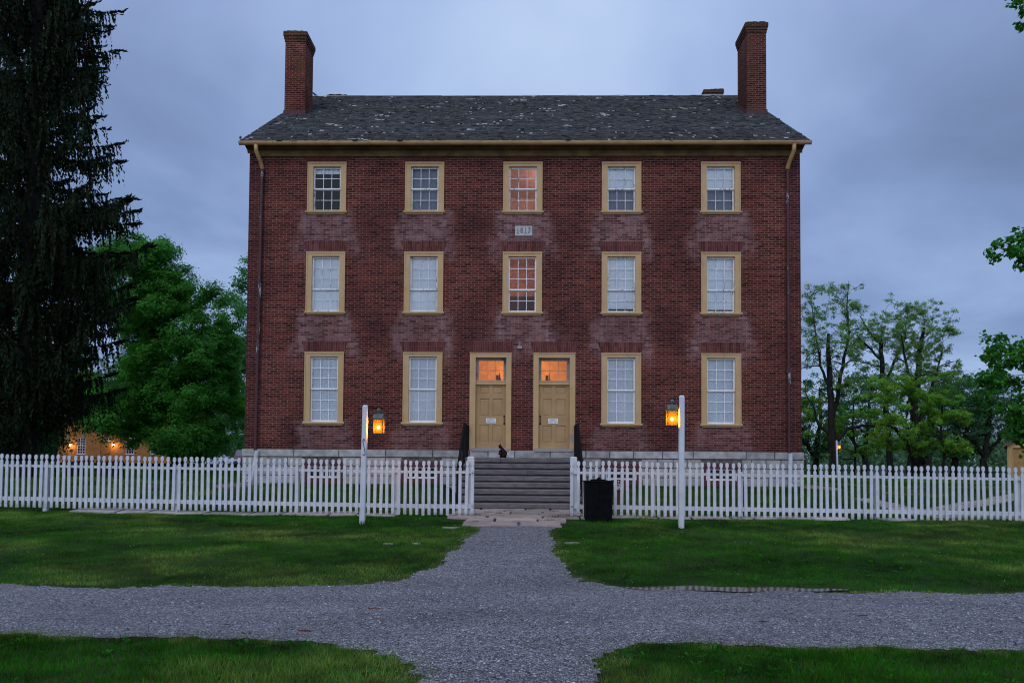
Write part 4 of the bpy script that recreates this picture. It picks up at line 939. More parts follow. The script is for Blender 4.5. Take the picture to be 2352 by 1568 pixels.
# ------------------------------------------------------------------ marker sign behind the fence
sp = at(1421, 1113, -3.9); zs0 = float(zg(sp.x, -3.9)); k1 = 1840 / (3.9 - 8 + 24.3)
SG = empty('marker_sign', (sp.x, -3.9, zs0), 'small maroon marker sign on a post, behind the fence beside the black bin', 'sign')
zt_s, zb_s = at(1420, 1100.3, -3.9).z, at(1420, 1126.6, -3.9).z; hw = .185
MARS = flat('maroon_sign_paint', (.10, .022, .028), .5)
mb = MB(); mb.prism([(sp.x - hw, zb_s), (sp.x + hw, zb_s), (sp.x + hw, zt_s - .06), (sp.x + hw - .1, zt_s), (sp.x - hw + .1, zt_s), (sp.x - hw, zt_s - .06)], -3.92, -3.9)
zc_ = zt_s - .055
textobj([('9', 0, 1), ('East Family', -.068, .95), ('Dwelling', -.128, .95), ('1817', -.182, .95)], .062, sp.x - .01, zc_, -3.9215, mb, 1, squeeze=.95)
mb.build('board', [MARS, SIGNW], SG)
mb = MB(); mb.box(sp.x - .04, sp.x + .03, -3.899, -3.84, zs0 - .2, zt_s - .05); mb.build('post', MARS, SG)

# ------------------------------------------------------------------ stones in the lawns, splash stones, twigs
def stone(px, py, wpx, dep_, name, lab, group, h=.022, mat=SLAB):
    p = ground(px, py); w_ = wpx / 1840 * (p.y - CY) / 2; mb = MB(); n = 13
    k = .8 * rnd.uniform(.9, 1.15); mb.col = (k, k, k)
    pts = [(p.x + w_ * math.cos(2 * math.pi * i / n) * rnd.uniform(.6, 1.1), p.y + dep_ * math.sin(2 * math.pi * i / n) * rnd.uniform(.55, 1.15)) for i in range(n)]
    mb.prismz(pts, p.z - .08, p.z + h, [(p.x + (x - p.x) * .88, p.y + (y - p.y) * .85) for x, y in pts])
    o = mb.build(name, mat); o['label'] = lab; o['category'] = 'stone'; o['group'] = group; return o
PALE = M_('pale_flat_stone', (.5, .47, .42), (.32, .29, .26), 9, .8, bmp=.4, attr=True)
stone(891, 1250, 27, .05, 'flat_stone', 'small pale stone sunk in the left lawn, left of its pair', 'flat stones in the lawns', mat=PALE)
stone(957, 1249, 24, .05, 'flat_stone', 'small pale stone sunk in the left lawn, right of its pair', 'flat stones in the lawns', mat=PALE)
stone(1036, 1213, 46, .14, 'flat_stone', 'flat grey slab in the left lawn near the gateway paving', 'flat stones in the lawns')
stone(1315, 1248, 40, .06, 'flat_stone', 'flat grey slab in the right lawn beside the gravel path', 'flat stones in the lawns')
def splash(x0, y0, x1, y1, lab):
    mb = MB(); a = Vector((x0, y0)); b_ = Vector((x1, y1)); d = (b_ - a).normalized(); n = Vector((-d.y, d.x)) * .09
    za, zb2 = float(zg(x0, y0)), float(zg(x1, y1)); vs = []
    L = (b_ - a).length; m = 6
    for j in range(m + 1):
        c = a + (b_ - a) * j / m; z = za + (zb2 - za) * j / m; hh = .11 + rnd.uniform(-.015, .015) - .03 * j / m
        vs += [(c.x - n.x, c.y - n.y, z - .2), (c.x - n.x * .95, c.y - n.y * .95, z + hh), (c.x + n.x * .95, c.y + n.y * .95, z + hh), (c.x + n.x, c.y + n.y, z - .2)]
    mb.add(vs, [(4 * j + q, 4 * j + 4 + q, 4 * j + 5 + q, 4 * j + 1 + q) for j in range(m) for q in range(3)] + [(0, 1, 2, 3), (4 * m + 3, 4 * m + 2, 4 * m + 1, 4 * m)])
    o = mb.build('splash_stone', M_('splash_stone_m', (.34, .27, .26), (.16, .10, .10), 4, .8, bmp=.5)); tag(o, lab, 'stone', 'long splash stones at the house corners')
splash(-8.0, -.5, -8.8, -1.2, 'long stone under the left downspout, pointing left towards the fence')
splash(-7.7, -.7, -8.4, -1.5, 'second long stone by the left downspout, nearer the fence')
splash(8.3, -.5, 9.1, -1.15, 'long stone under the right downspout, pointing right towards the fence')
TW = flat('red_twig', (.13, .03, .02))
for (px, py, l, a, lab) in ((860, 1401, .14, .1, 'small reddish twig on the gravel left of the path junction'), (1754, 1432, .10, -.15, 'thick dark twig on the gravel road at the right'), (1979, 1417.5, .15, .35, 'long red twig on the gravel road towards the right edge'), (700, 1452, .12, .05, 'thin twig near the lower grass edge at left')):
    p = ground(px, py); mb = MB(); dx, dy = l / 2 * math.cos(a), l / 2 * math.sin(a)
    mb.tube([(p.x - dx, p.y - dy, p.z + .016), (p.x, p.y + .012, p.z + .02), (p.x + dx, p.y + dy, p.z + .016)], [.005, .006, .003], 6); o = mb.build('twig', TW); tag(o, lab, 'twig', 'twigs fallen on the gravel')

# ------------------------------------------------------------------ cat on the landing, birds on the roof
def skinned(name, pts, edges, rad, mat, parent=None, lvl=2, cols=None):
    me = bpy.data.meshes.new(name); me.from_pydata(pts, edges, []); o = bpy.data.objects.new(name, me); COL.objects.link(o)
    o.modifiers.new('s', 'SKIN'); sv = me.skin_vertices[0].data
    for i, r_ in enumerate(rad): sv[i].radius = r_ if isinstance(r_, tuple) else (r_, r_)
    sv[0].use_root = True
    ss = o.modifiers.new('u', 'SUBSURF'); ss.levels = ss.render_levels = lvl
    dg = bpy.context.evaluated_depsgraph_get(); m2 = bpy.data.meshes.new_from_object(o.evaluated_get(dg)); bpy.data.objects.remove(o)
    m2.materials.clear(); m2.materials.append(mat); m2.polygons.foreach_set('use_smooth', [True] * len(m2.polygons)); m2.name = name
    r_ = link(name, m2, parent); return r_
fur, t, b = newmat('tortoiseshell_fur', .85, .15); v = ocoord(t)
c_ = ramp(t, noise(t, 16, 4, v, .6, 1.0), [(.0, (.007, .006, .007)), (.60, (.010, .008, .009)), (.66, (.07, .04, .028)), (.72, (.09, .06, .045))])
sx_ = N(t, 'ShaderNodeSeparateXYZ'); t.links.new(v, sx_.inputs[0])
t.links.new(c_, b.inputs['Base Color'])
cp = at(1153.5, 1051.5, -1.32); CAT = empty('cat', (cp.x, -1.30, zt_ := 1.797), 'dark tortoiseshell cat with a white chest sitting on the top step, looking left', 'cat')
cat_p = [(.045, .02, .075), (.035, .01, .14), (.0, 0, .21), (-.035, 0, .265), (-.060, -.005, .315), (-.085, -.015, .33), (-.108, -.022, .318),          # pelvis .. neck, head, muzzle
         (-.035, -.035, .17), (-.045, -.045, .09), (-.05, -.05, .02), (-.072, -.058, .012),                                         # near front leg, paw
         (-.035, .035, .17), (-.03, .045, .09), (-.03, .05, .02), (-.05, .05, .012),                                         # far front leg
         (.055, -.055, .075), (.01, -.075, .045), (.03, -.07, .015), (-.015, -.075, .012),                                            # near haunch, hock, paw
         (.055, .07, .07), (.01, .08, .04), (-.015, .08, .012),
         (.09, .03, .03), (.10, .09, .018), (.06, .13, .015)]
cat_e = [(0,1),(1,2),(2,3),(3,4),(4,5),(5,6),(2,7),(7,8),(8,9),(9,10),(2,11),(11,12),(12,13),(13,14),(0,15),(15,16),(16,17),(17,18),(0,19),(19,20),(20,21),(0,22),(22,23),(23,24)]
cat_r = [.078, .085, .070, .046, .042, .046, .022, .032, .019, .017, .017, .032, .019, .017, .017, .05, .032, .02, .016, .05, .03, .016, .022, .018, .012]
cat_r = [r_ * k for r_, k in zip(cat_r, [1.3, 1.3, 1.25, 1.3, 1.3, 1.2, 1.15] + [1.2] * 18)]
body = skinned('body', cat_p, cat_e, cat_r, fur, CAT)
WF = flat('white_fur', (.55, .53, .52), .9)
mb = MB()
for q in (-1, 1): mb.add([(-.070 , q * .026 - .012, .362), (-.045, q * .048 - .012, .358), (-.048, q * .042 - .012, .412), (-.040, q * .018 - .012, .362)], [(0, 1, 2), (1, 3, 2), (3, 0, 2), (0, 3, 1)])
mb.build('ear', fur, CAT, world=False)
mb = MB(); mb.ball((-.066, -.046, .235), .02, 8, sx=.8, sz=1.4); mb.build('white_patch', WF, CAT, world=False, smooth=True)
mb = MB()
for q in (-1, 1): mb.ball((-.124, q * .020 - .018, .338), .007, 8)
mb.build('eye', flat('cat_eye', (.25, .22, .05), .15, .6), CAT, world=False, smooth=True)
mb = MB(); mb.ball((-.140, -.022, .322), .006, 8); mb.build('nose', flat('cat_nose', (.05, .02, .02), .4), CAT, world=False, smooth=True)
def bird(loc, rz, lab):
    o = empty('bird', loc, lab, 'bird', 'small dark birds on the roof', rz); P = [(0, 0, .075), (.035, 0, .11), (.055, 0, .145), (.085, 0, .142), (-.05, 0, .055), (-.12, 0, .03)]
    m = flat('black_plumage', (.012, .012, .016), .5)
    skinned('body', P, [(0, 1), (1, 2), (2, 3), (0, 4), (4, 5)], [(.038, .038), .034, .026, .006, .025, (.018, .006)], m, o, 1)
    mb = MB()
    for q in (-1, 1): mb.tube([(0.005, q * .014, .05), (0.01, q * .014, 0)], .004, 5); mb.tube([(0.01, q * .014, .002), (0.035, q * .014, .002)], .003, 5)
    mb.build('leg', flat('bird_leg', (.05, .04, .03)), o, world=False)
p = at(558.5, 328, -.5); bird((gx0 + .06, -.495, ZE - .012), R(100), 'dark bird perched on the left end of the gutter')
p = at(722, 220, RY); bird((p.x, RY, zr_ + .015), R(170), 'dark bird on the ridge beside the left chimney')

# ------------------------------------------------------------------ buildings, cars and furniture further back
def clap(mb, x0, x1, y, z0, z1, ex_=.115, holes=()):
    z = z0
    while z < z1 - .01:
        zt2 = min(z + ex_, z1); segs = [(x0, x1)]
        for (h0, h1, g0_, g1_) in holes:
            if z < g1_ - .01 and zt2 > g0_ + .01:
                segs = [s2 for (a, b_) in segs for s2 in ([(a, min(b_, h0))] if a < h0 else []) + ([(max(a, h1), b_)] if b_ > h1 else [])]
        for a, b_ in segs:
            if b_ - a > .01: mb.add([(a, y - .022, z), (b_, y - .022, z), (b_, y - .002, zt2), (a, y - .002, zt2), (a, y, z), (b_, y, z)], [(0, 1, 2, 3), (4, 5, 1, 0)])
        z = zt2
YH = M_('yellow_clapboard', (.46, .225, .07), (.38, .18, .055), 2.5, .7, bmp=.1); YT = M_('ochre_trim', (.40, .21, .07), (.33, .17, .05), 4, .7)
DARKROOF = M_('dark_shingle', (.05, .05, .055), (.03, .03, .035), 8, .9)
YB = 56.0; cx0 = at(133.5, 1040, YB).x; zb = at(200, 1062, YB).z; x1h = cx0 + 11.6
YHS = empty('clapboard_house', (cx0 + 7, YB, zb - .4), 'ochre clapboard house with lit wall lamps, half hidden by the maple', 'house')
def hx(px, py=1040): return at(px, py, YB).x
def hz_(px, py): return at(px, py, YB).z
wins = [(308.5, 340.5, 1004.5, 1042.0), (502, 534, 1004.5, 1041.5)]
HOL = []; 
def pxb(l, r_, tp, bt): return (hx(l), hx(r_), hz_((l + r_) / 2, bt), hz_((l + r_) / 2, tp))
W1 = pxb(177, 196, 1004.7, 1042); W2 = pxb(289, 308, 1004.7, 1042); D1 = pxb(144, 157, 1004, 1063); D2 = pxb(231, 254, 1004, 1063); W3 = pxb(345, 363, 1004.7, 1042)
HOL = [W1, W2, D1, D2, W3]
mb = MB(); clap(mb, cx0, x1h, YB, zb, zb + 5.6, holes=HOL)
mb.add([(cx0, YB, zb), (cx0, YB + 9, zb), (cx0, YB + 9, zb + 5.6), (cx0, YB + 4.5, zb + 8.4), (cx0, YB, zb + 5.6)], [(0, 1, 2, 3, 4)]); mb.add([(x1h, YB, zb), (x1h, YB + 9, zb), (x1h, YB + 9, zb + 5.6), (x1h, YB + 4.5, zb + 8.4), (x1h, YB, zb + 5.6)], [(4, 3, 2, 1, 0)])
mb.add([(cx0, YB + 9, zb), (x1h, YB + 9, zb), (x1h, YB + 9, zb + 5.6), (cx0, YB + 9, zb + 5.6)], [(3, 2, 1, 0)])
mb.build('wall', YH, YHS)
mb = MB(); mb.box(cx0 - .02, cx0 + .14, YB - .05, YB, zb, zb + 5.6); mb.box(cx0 + .14, x1h, YB - .06, YB, zb + 5.4, zb + 5.6); mb.box(x1h - .14, x1h + .02, YB - .05, YB, zb, zb + 5.4); mb.build('trim', YT, YHS)
mb = MB(); mb.box(cx0 - .02, x1h + .02, YB - .02, YB + 8.9, zb - .55, zb - .01); mb.build('foundation', STONE, YHS)
mb = MB(); mb.prismx([(YB - .4, zb + 5.35), (YB + 4.5, zb + 8.55), (YB + 9.4, zb + 5.35), (YB + 9.4, zb + 5.5), (YB + 4.5, zb + 8.75), (YB - .4, zb + 5.5)], cx0 - .3, x1h + .3); mb.build('roof', DARKROOF, YHS)
for (a, b_, c, d) in (W1, W2, W3):
    mb = MB(); sash(mb, a, b_, c, (c + d) / 2 + .05, YB - .01, 3, 3, st=.06, mu=.03); sash(mb, a, b_, (c + d) / 2, d, YB + .03, 3, 3, st=.06, mu=.03); mb.box(a - .05, b_ + .05, YB - .06, YB, c - .08, c - .01)
    wn = mb.build('window', flat('white_trim', (.7, .72, .75)), YHS)
    mb = MB(); mb.add([(a, YB + .08, c), (b_, YB + .08, c), (b_, YB + .08, d), (a, YB + .08, d)], [(0, 1, 2, 3)]); mb.build('pane', flat('dark_pane', (.012, .013, .017), .15, .5), wn)
for (a, b_, c, d) in (D1, D2):
    zt2 = d - .42; mb = MB(); mb.add([(a, YB + .04, c), (b_, YB + .04, c), (b_, YB + .04, zt2), (a, YB + .04, zt2)], [(0, 1, 2, 3)])
    for q in np.linspace(a, b_, 5)[1:-1]: mb.box(q - .008, q + .008, YB + .02, YB + .04, c, zt2)
    dd = mb.build('door', YT, YHS)
    mb = MB(); mb.box(a, b_, YB - .01, YB + .05, zt2, zt2 + .08); sash(mb, a, b_, zt2 + .08, d, YB, 1, 4, st=.05, mu=.03); wn = mb.build('transom_window', flat('white_trim_b', (.6, .55, .5)), YHS)
    mb = MB(); mb.add([(a, YB + .06, zt2 + .08), (b_, YB + .06, zt2 + .08), (b_, YB + .06, d), (a, YB + .06, d)], [(0, 1, 2, 3)]); mb.build('pane', flat('dark_pane_b', (.012, .013, .017), .15, .5), wn)
    mb = MB(); mb.tube([(b_, YB - .1, c + 1.0), (b_ - .55, YB - 1.0, c + .6), (b_ - .55, YB - 1.0, c - .5)], .03, 6); mb.build('handrail', BLACKI, YHS)
for px in (161.5, 260.5):
    p = at(px, 1021.3, YB - .16); mb = MB(); mb.ball(tuple(p), .11, 10); lp = mb.build('wall_lamp', emit('wall_lamp_glow', (1, .55, .15), 22), YHS, smooth=True)
    mb = MB(); mb.lathe([(.14, .10), (.02, .22)], tuple(p), 10); mb.box(p.x - .03, p.x + .03, p.y, YB, p.z + .14, p.z + .18); mb.build('lamp_cap', BLACKI, lp)
    li = bpy.data.lights.new('wall_light', 'POINT'); li.energy = 26; li.color = (1, .48, .13); li.shadow_soft_size = .1; lo = bpy.data.objects.new('wall_light', li); COL.objects.link(lo); lo.parent = lp; lo.location = Vector((p.x, p.y - .22, p.z)) - YHS.location

# yellow shed at the right edge
YS = 31.0; sx0 = at(2314.5, 1060, YS).x; szb = float(zg(sx0, YS)) ; sze = at(2311, 1022, YS).z; sw = 4.8
SH = empty('yellow_shed', (sx0, YS, szb), 'small yellow clapboard shed with plank doors at the right edge of view', 'shed')
dr = (sx0 + .33, sx0 + sw - .33, szb, at(2330, 1028.5, YS).z); pk = sze + .62 * sw / 2
mb = MB(); clap(mb, sx0, sx0 + sw, YS, szb, sze, .13, holes=[(dr[0], dr[1], dr[2], dr[3])])
z = sze
while z < pk - .05:
    zt2 = min(z + .13, pk); i0 = (z - sze) / .62; mb.add([(sx0 + i0, YS - .022, z), (sx0 + sw - i0, YS - .022, z), (sx0 + sw - i0 - .13 / .62, YS - .002, zt2), (sx0 + i0 + .13 / .62, YS - .002, zt2)], [(0, 1, 2, 3)]); z = zt2
mb.add([(sx0, YS, szb), (sx0, YS + 5, szb), (sx0, YS + 5, sze), (sx0, YS, sze)], [(0, 1, 2, 3)]); mb.add([(sx0 + sw, YS, szb), (sx0 + sw, YS + 5, szb), (sx0 + sw, YS + 5, sze), (sx0 + sw, YS, sze)], [(3, 2, 1, 0)])
mb.build('wall', M_('shed_clapboard', (.58, .42, .20), (.50, .35, .16), 3, .7), SH)
mb = MB()
for q in range(14):
    a = dr[0] + (dr[1] - dr[0]) * q / 14; mb.box(a + .006, a + (dr[1] - dr[0]) / 14 - .006, YS + .06, YS + .09, dr[2], dr[3])
mb.box(dr[0], dr[1], YS + .08, YS + .1, dr[2], dr[3]); dd = mb.build('door', M_('shed_door_paint', (.46, .28, .11), (.38, .22, .08), 4, .7), SH)
mb = MB(); mb.box(dr[0] + .95, dr[0] + 1.0, YS + .03, YS + .06, szb + 1.05, szb + 1.25); mb.build('latch', BLACKI, dd)
mb = MB(); mb.box(dr[0] - .07, dr[0], YS - .05, YS + .06, szb, dr[3] + .07); mb.box(dr[1], dr[1] + .07, YS - .05, YS + .06, szb, dr[3] + .07); mb.box(dr[0], dr[1], YS - .05, YS + .06, dr[3], dr[3] + .07); mb.box(sx0 - .02, sx0 + .1, YS - .04, YS, szb, sze); mb.build('trim', M_('shed_trim', (.55, .38, .17), None, 4, .7), SH)
mb = MB(); o_ = .25; mb.prism([(sx0 - o_, sze - o_ * .62), (sx0 + sw / 2, pk), (sx0 + sw + o_, sze - o_ * .62), (sx0 + sw + o_, sze - o_ * .62 + .14), (sx0 + sw / 2, pk + .15), (sx0 - o_, sze - o_ * .62 + .14)], YS - .28, YS + 5.2); mb.build('roof', M_('shed_roof', (.22, .12, .09), (.15, .08, .06), 6, .8), SH)

SH.rotation_euler.z = -R(33)

# low dark barns down the slope and the board fence before them
def barn(px0, px1, pyr, Y, lab, hip=False):
    a, b_ = at(px0, pyr, Y).x, at(px1, pyr, Y).x; zr2 = at((px0 + px1) / 2, pyr, Y).z; o = empty('dark_barn', ((a + b_) / 2, Y, -2.5), lab, 'barn', 'dark barns beyond the trees')
    m = M_('dark_barn_boards', (.018, .019, .026), (.010, .010, .014), 5, .8)
    mb = MB(); mb.box(a + .4, b_ - .4, Y + .3, Y + 6, -3.2, zr2 - 1.15); mb.build('wall', m, o)
    mb = MB(); e_ = 1.6 if hip else 0
    mb.add([(a, Y - .2, zr2 - 1.25), (b_, Y - .2, zr2 - 1.25), (b_, Y + 6.4, zr2 - 1.25), (a, Y + 6.4, zr2 - 1.25), (a + e_ + .3, Y + 3.1, zr2), (b_ - .3 - e_, Y + 3.1, zr2)], [(0, 1, 5, 4), (2, 3, 4, 5), (1, 2, 5), (3, 0, 4), (0, 3, 2, 1)])
    mb.build('roof', M_('dark_barn_roof', (.025, .028, .042), (.015, .016, .024), 3, .6), o)
    xm = (a * .68 + b_ * .32); mb = MB(); sash(mb, xm, xm + 1.0, zr2 - 2.25, zr2 - 1.3, Y + .24, 2, 2, st=.06, mu=.04); wn = mb.build('window', flat('white_trim_c', (.5, .55, .6)), o)
    mb = MB(); mb.add([(xm, Y + .28, zr2 - 2.25), (xm + 1, Y + .28, zr2 - 2.25), (xm + 1, Y + .28, zr2 - 1.3), (xm, Y + .28, zr2 - 1.3)], [(0, 1, 2, 3)]); mb.build('pane', flat('grey_pane', (.12, .14, .16), .2, .5), wn)
barn(2001, 2112, 1073.5, 66, 'low dark barn with a hipped roof behind the thickest tree trunk', True)
barn(2108, 2242, 1076.0, 70, 'long low black barn with a white window, near the board fence')
a = at(2236, 1085, 58); b_ = at(2330, 1085, 58); FB = empty('board_fence', (a.x, 58, -1.0), 'dark four-rail board fence running to the yellow shed', 'fence')
fz = at(2280, 1082, 58).z
for k in range(4): mb = MB(); mb.box(a.x, b_.x + 8, 57.97, 58.0, fz - .36 * k - .16, fz - .36 * k); mb.build('rail', flat('black_board', (.015, .016, .02)), FB)
for k in range(6): mb = MB(); x = a.x + k * 2.3; mb.box(x, x + .14, 58.001, 58.12, -2, fz + .1); mb.build('post', flat('black_post', (.015, .016, .02)), FB)

# cars in the parking lot
def car(loc, rz, paint, lab, h=1.78, L=4.7, W_=1.85, van=False):
    o = empty('parked_car', loc, lab, 'car', 'cars in the parking lot', rz)
    pm2, t, b = newmat('car_paint', .3, .5); b.inputs['Base Color'].default_value = (*paint, 1); b.inputs['Coat Weight'].default_value = .5
    hw = W_ / 2; belt = h * .58
    def ring(y, prof): return [(x, y, z) for x, z in prof]
    # body: side profile along x (front at +x), lofted in width
    side = [(-L/2, .45), (-L/2, belt * .95), (-L/2 + .1, belt), (L/2 - 1.45, belt), (L/2 - .2, belt - .12), (L/2, belt - .28), (L/2, .38), (L/2 - .45, .30), (-L/2 + .45, .30)]
    n = len(side); mb = MB(); vs = []
    for y, k in ((-hw, .97), (-hw + .10, 1.0), (hw - .10, 1.0), (hw, .97)): vs += [(x * k, y, z if k == 1 else z * .985) for x, z in side]
    mb.add(vs, [(j * n + i, j * n + (i + 1) % n, (j + 1) * n + (i + 1) % n, (j + 1) * n + i) for j in range(3) for i in range(n)] + [tuple(range(n - 1, -1, -1)), tuple(range(3 * n, 4 * n))])
    mb.build('body', pm2, o, world=False)
    cab = [(-L/2 + .15, belt), (-L/2 + .35, h), (L/2 - 2.2, h), (L/2 - 1.5, belt)]; mb = MB()
    mb.add([(x, -hw + .06 + (.14 if z > belt else 0), z) for x, z in cab] + [(x, hw - .06 - (.14 if z > belt else 0), z) for x, z in cab], [(0, 1, 2, 3), (7, 6, 5, 4), (1, 5, 6, 2), (0, 4, 5, 1), (3, 2, 6, 7)]); mb.build('cabin', pm2, o, world=False)
    G = flat('car_glass', (.10, .12, .14), .08, .7)
    mb = MB(); x0_, x1_ = L/2 - 2.2, L/2 - 1.5
    def lerp(t_): return x0_ + (x1_ - x0_) * t_
    mb.add([(lerp(.9) + .012, -hw + .16, belt + .07), (lerp(.9) + .012, hw - .16, belt + .07), (lerp(.1) + .012, hw - .25, h - .07), (lerp(.1) + .012, -hw + .25, h - .07)], [(0, 1, 2, 3)]); mb.build('windscreen', G, o, world=False)
    for sg in (-1, 1):
        mb = MB(); q = [(-L/2 + .45, belt + .06), (-L/2 + .5, h - .12), (L/2 - 2.3, h - .12), (L/2 - 1.75, belt + .06)]
        f_ = lambda z: sg * (hw - .055 - .14 * (z - belt) / (h - belt)); mb.add([(x, f_(z), z) for x, z in q], [(0, 1, 2, 3) if sg < 0 else (3, 2, 1, 0)]); mb.build('side_window', G, o, world=False)
        mb = MB(); mb.box(L/2 - .02, L/2 + .015, min(sg * .5, sg * .85), max(sg * .5, sg * .85), belt - .42, belt - .26); mb.build('headlight', flat('headlight_glass', (.5, .52, .55), .15, .6), o, world=False)
        mb = MB(); mb.box(L/2 - 1.75, L/2 - 1.55, min(sg * hw, sg * (hw + .2)), max(sg * hw, sg * (hw + .2)), belt + .05, belt + .2); mb.build('wing_mirror', pm2, o, world=False)
        for xw in (-L/2 + .95, L/2 - .95):
            mb = MB(); mb.tube([(xw, sg * (hw - .2), .34), (xw, sg * (hw + .012), .34)], .34, 18); wh = mb.build('wheel', flat('tyre', (.012, .012, .013), .8), o, world=False)
            mb = MB(); mb.tube([(xw, sg * (hw + .013), .34), (xw, sg * (hw + .02), .34)], .2, 14); mb.build('rim', flat('rim_alloy', (.3, .3, .32), .3, .5, .8), wh, world=False)
    mb = MB(); mb.box(L/2, L/2 + .012, -.45, .45, belt - .45, belt - .25); mb.build('grille', flat('grille_black', (.02, .02, .022), .4), o, world=False)
    mb = MB(); mb.box(L/2 - .02, L/2 + .05, -hw + .06, hw - .06, .32, .52); mb.build('bumper', flat('bumper_grey', (.08, .08, .09), .5), o, world=False)
p = at(553, 1073, 54); car((p.x + .3, 54, float(zg(p.x, 54)) + .03), R(-72), (.10, .012, .022), 'maroon four-wheel drive parked beside the left corner of the brick house')
p = at(497, 1070, 52); car((p.x, 52, float(zg(p.x, 52)) + .03), R(-15), (.33, .40, .50), 'pale blue car mostly hidden behind the maple branches', h=1.45, L=4.4)

# picnic table and two slatted bins behind the left fence
PT = M_('grey_table_wood', (.16, .15, .14), (.09, .08, .08), 5, .8)
def picnic(px0, px1, Y, lab):
    a, b_ = at(px0, 1070, Y).x, at(px1, 1070, Y).x; z0 = float(zg((a + b_) / 2, Y)); o = empty('picnic_table', ((a + b_) / 2, Y, z0), lab, 'table', 'picnic tables')
    mb = MB()
    for k in range(5): mb.box(a, b_, Y - .37 + .15 * k, Y - .24 + .15 * k, z0 + .72, z0 + .76)
    mb.build('tabletop', PT, o)
    for sg in (-1, 1): mb = MB(); [mb.box(a, b_, Y + sg * .72 - .13 + .135 * k, Y + sg * .72 - .005 + .135 * k, z0 + .42, z0 + .46) for k in range(2)]; mb.build('bench', PT, o)
    for x in (a + .25, b_ - .25):
        mb = MB()
        for sg in (-1, 1): mb.tube([(x, Y + sg * .22, z0 + .72), (x, Y + sg * .78, z0 - .02)], .045, 4)
        mb.box(x - .03, x + .03, Y - .82, Y + .82, z0 + .34, z0 + .42); mb.build('leg_frame', PT, o)
picnic(92, 152, 7.0, 'grey wooden picnic table left of the dark slatted bins'); picnic(180, 217, 9.0, 'grey wooden picnic table between the two dark slatted bins')
DW = M_('dark_stained_wood', (.030, .014, .018), (.016, .009, .012), 5, .7)
def slat(px0, px1, Y, lab, legs=False):
    a, b_ = at(px0, 1080, Y).x, at(px1, 1080, Y).x; z0 = float(zg((a + b_) / 2, Y)); zt3 = at((px0 + px1) / 2, 1059.5, Y).z; o = empty('slatted_bin', ((a + b_) / 2, Y, z0), lab, 'bin', 'dark slatted bins behind the fence')
    w_ = (b_ - a); mb = MB(); n = 5
    for k in range(n):
        x = a + w_ * k / n; mb.box(x + .006, x + w_ / n - .006, Y, Y + .02, z0 + .08, zt3); mb.box(x + .006, x + w_ / n - .006, Y + w_, Y + w_ + .02, z0 + .08, zt3)
        y = Y + .025 + (w_ - .03) * k / n; mb.box(a, a + .02, y + .006, y + w_ / n - .01, z0 + .08, zt3); mb.box(b_ - .02, b_, y + .006, y + w_ / n - .01, z0 + .08, zt3)
    mb.build('slat_panel', DW, o)
    mb = MB(); mb.box(a + .03, b_ - .03, Y + .03, Y + w_ - .02, z0 + .1, zt3 - .04); mb.build('liner', flat('liner_black', (.01, .01, .01)), o)
    for x in (a + .03, b_ - .03):
        for y in (Y - .03, Y + w_ + .05):
            mb = MB(); mb.box(x - .035, x + .035, y - .03, y + .03, z0 - .05, zt3 + .02); mb.build('leg', DW, o)
slat(154, 181, 6.2, 'dark slatted wooden bin between two picnic tables'); slat(222, 262, 5.6, 'wider maroon slatted wooden bin right of the picnic tables')

# ------------------------------------------------------------------ trees
def quads(C, Nn, size, aspect, rg):
    """rhombic leaves: centres C, approximate normals Nn"""
    n = len(C); a = rg.normal(size=(n, 3)); Nn = Nn / (np.linalg.norm(Nn, axis=1, keepdims=True) + 1e-9)
    u = np.cross(Nn, a); u /= np.linalg.norm(u, axis=1, keepdims=True) + 1e-9; v = np.cross(Nn, u)
    s = (size * rg.uniform(.65, 1.3, n))[:, None]; w_ = s * aspect
    fold = Nn * s * rg.uniform(-.2, .25, (n, 1))
    return np.stack([C - u * s, C - v * w_ + fold, C + u * s, C + v * w_ + fold], 1).reshape(-1, 3)
def leafmesh(name, V, col, parent, mat=None):
    n = len(V) // 4
    return npmesh(name, V, np.arange(n * 4).reshape(n, 4), mat or LEAF, np.repeat(col, 4, 0), parent)
def curve(p0, p1, n, bend, rg, up=0.0):
    p0, p1 = np.array(p0, float), np.array(p1, float); L = np.linalg.norm(p1 - p0); t = np.linspace(0, 1, n)[:, None]
    o = rg.normal(size=3) * bend * L; o[2] += up * L
    return p0 + (p1 - p0) * t + o * (4 * t * (1 - t)) * .5 + rg.normal(size=(n, 3)) * L * .012 * (t * (1 - t) * 4)
def blobs_px(ells, Y, rg, rr, depth):
    out = []
    for (cx_, cy_, rx, ry, n) in ells:
        for _ in range(n):
            a = rg.uniform(0, 6.283); q = math.sqrt(rg.uniform(0.02, 1)); px, py = cx_ + rx * q * math.cos(a), cy_ + ry * q * math.sin(a)
            dy = rg.uniform(-1, 1) * depth * math.sqrt(max(0.1, 1 - q * q)); p = at(px, py, Y); out.append((p.x + 0, Y + dy, p.z, rg.uniform(*rr)))
    return out
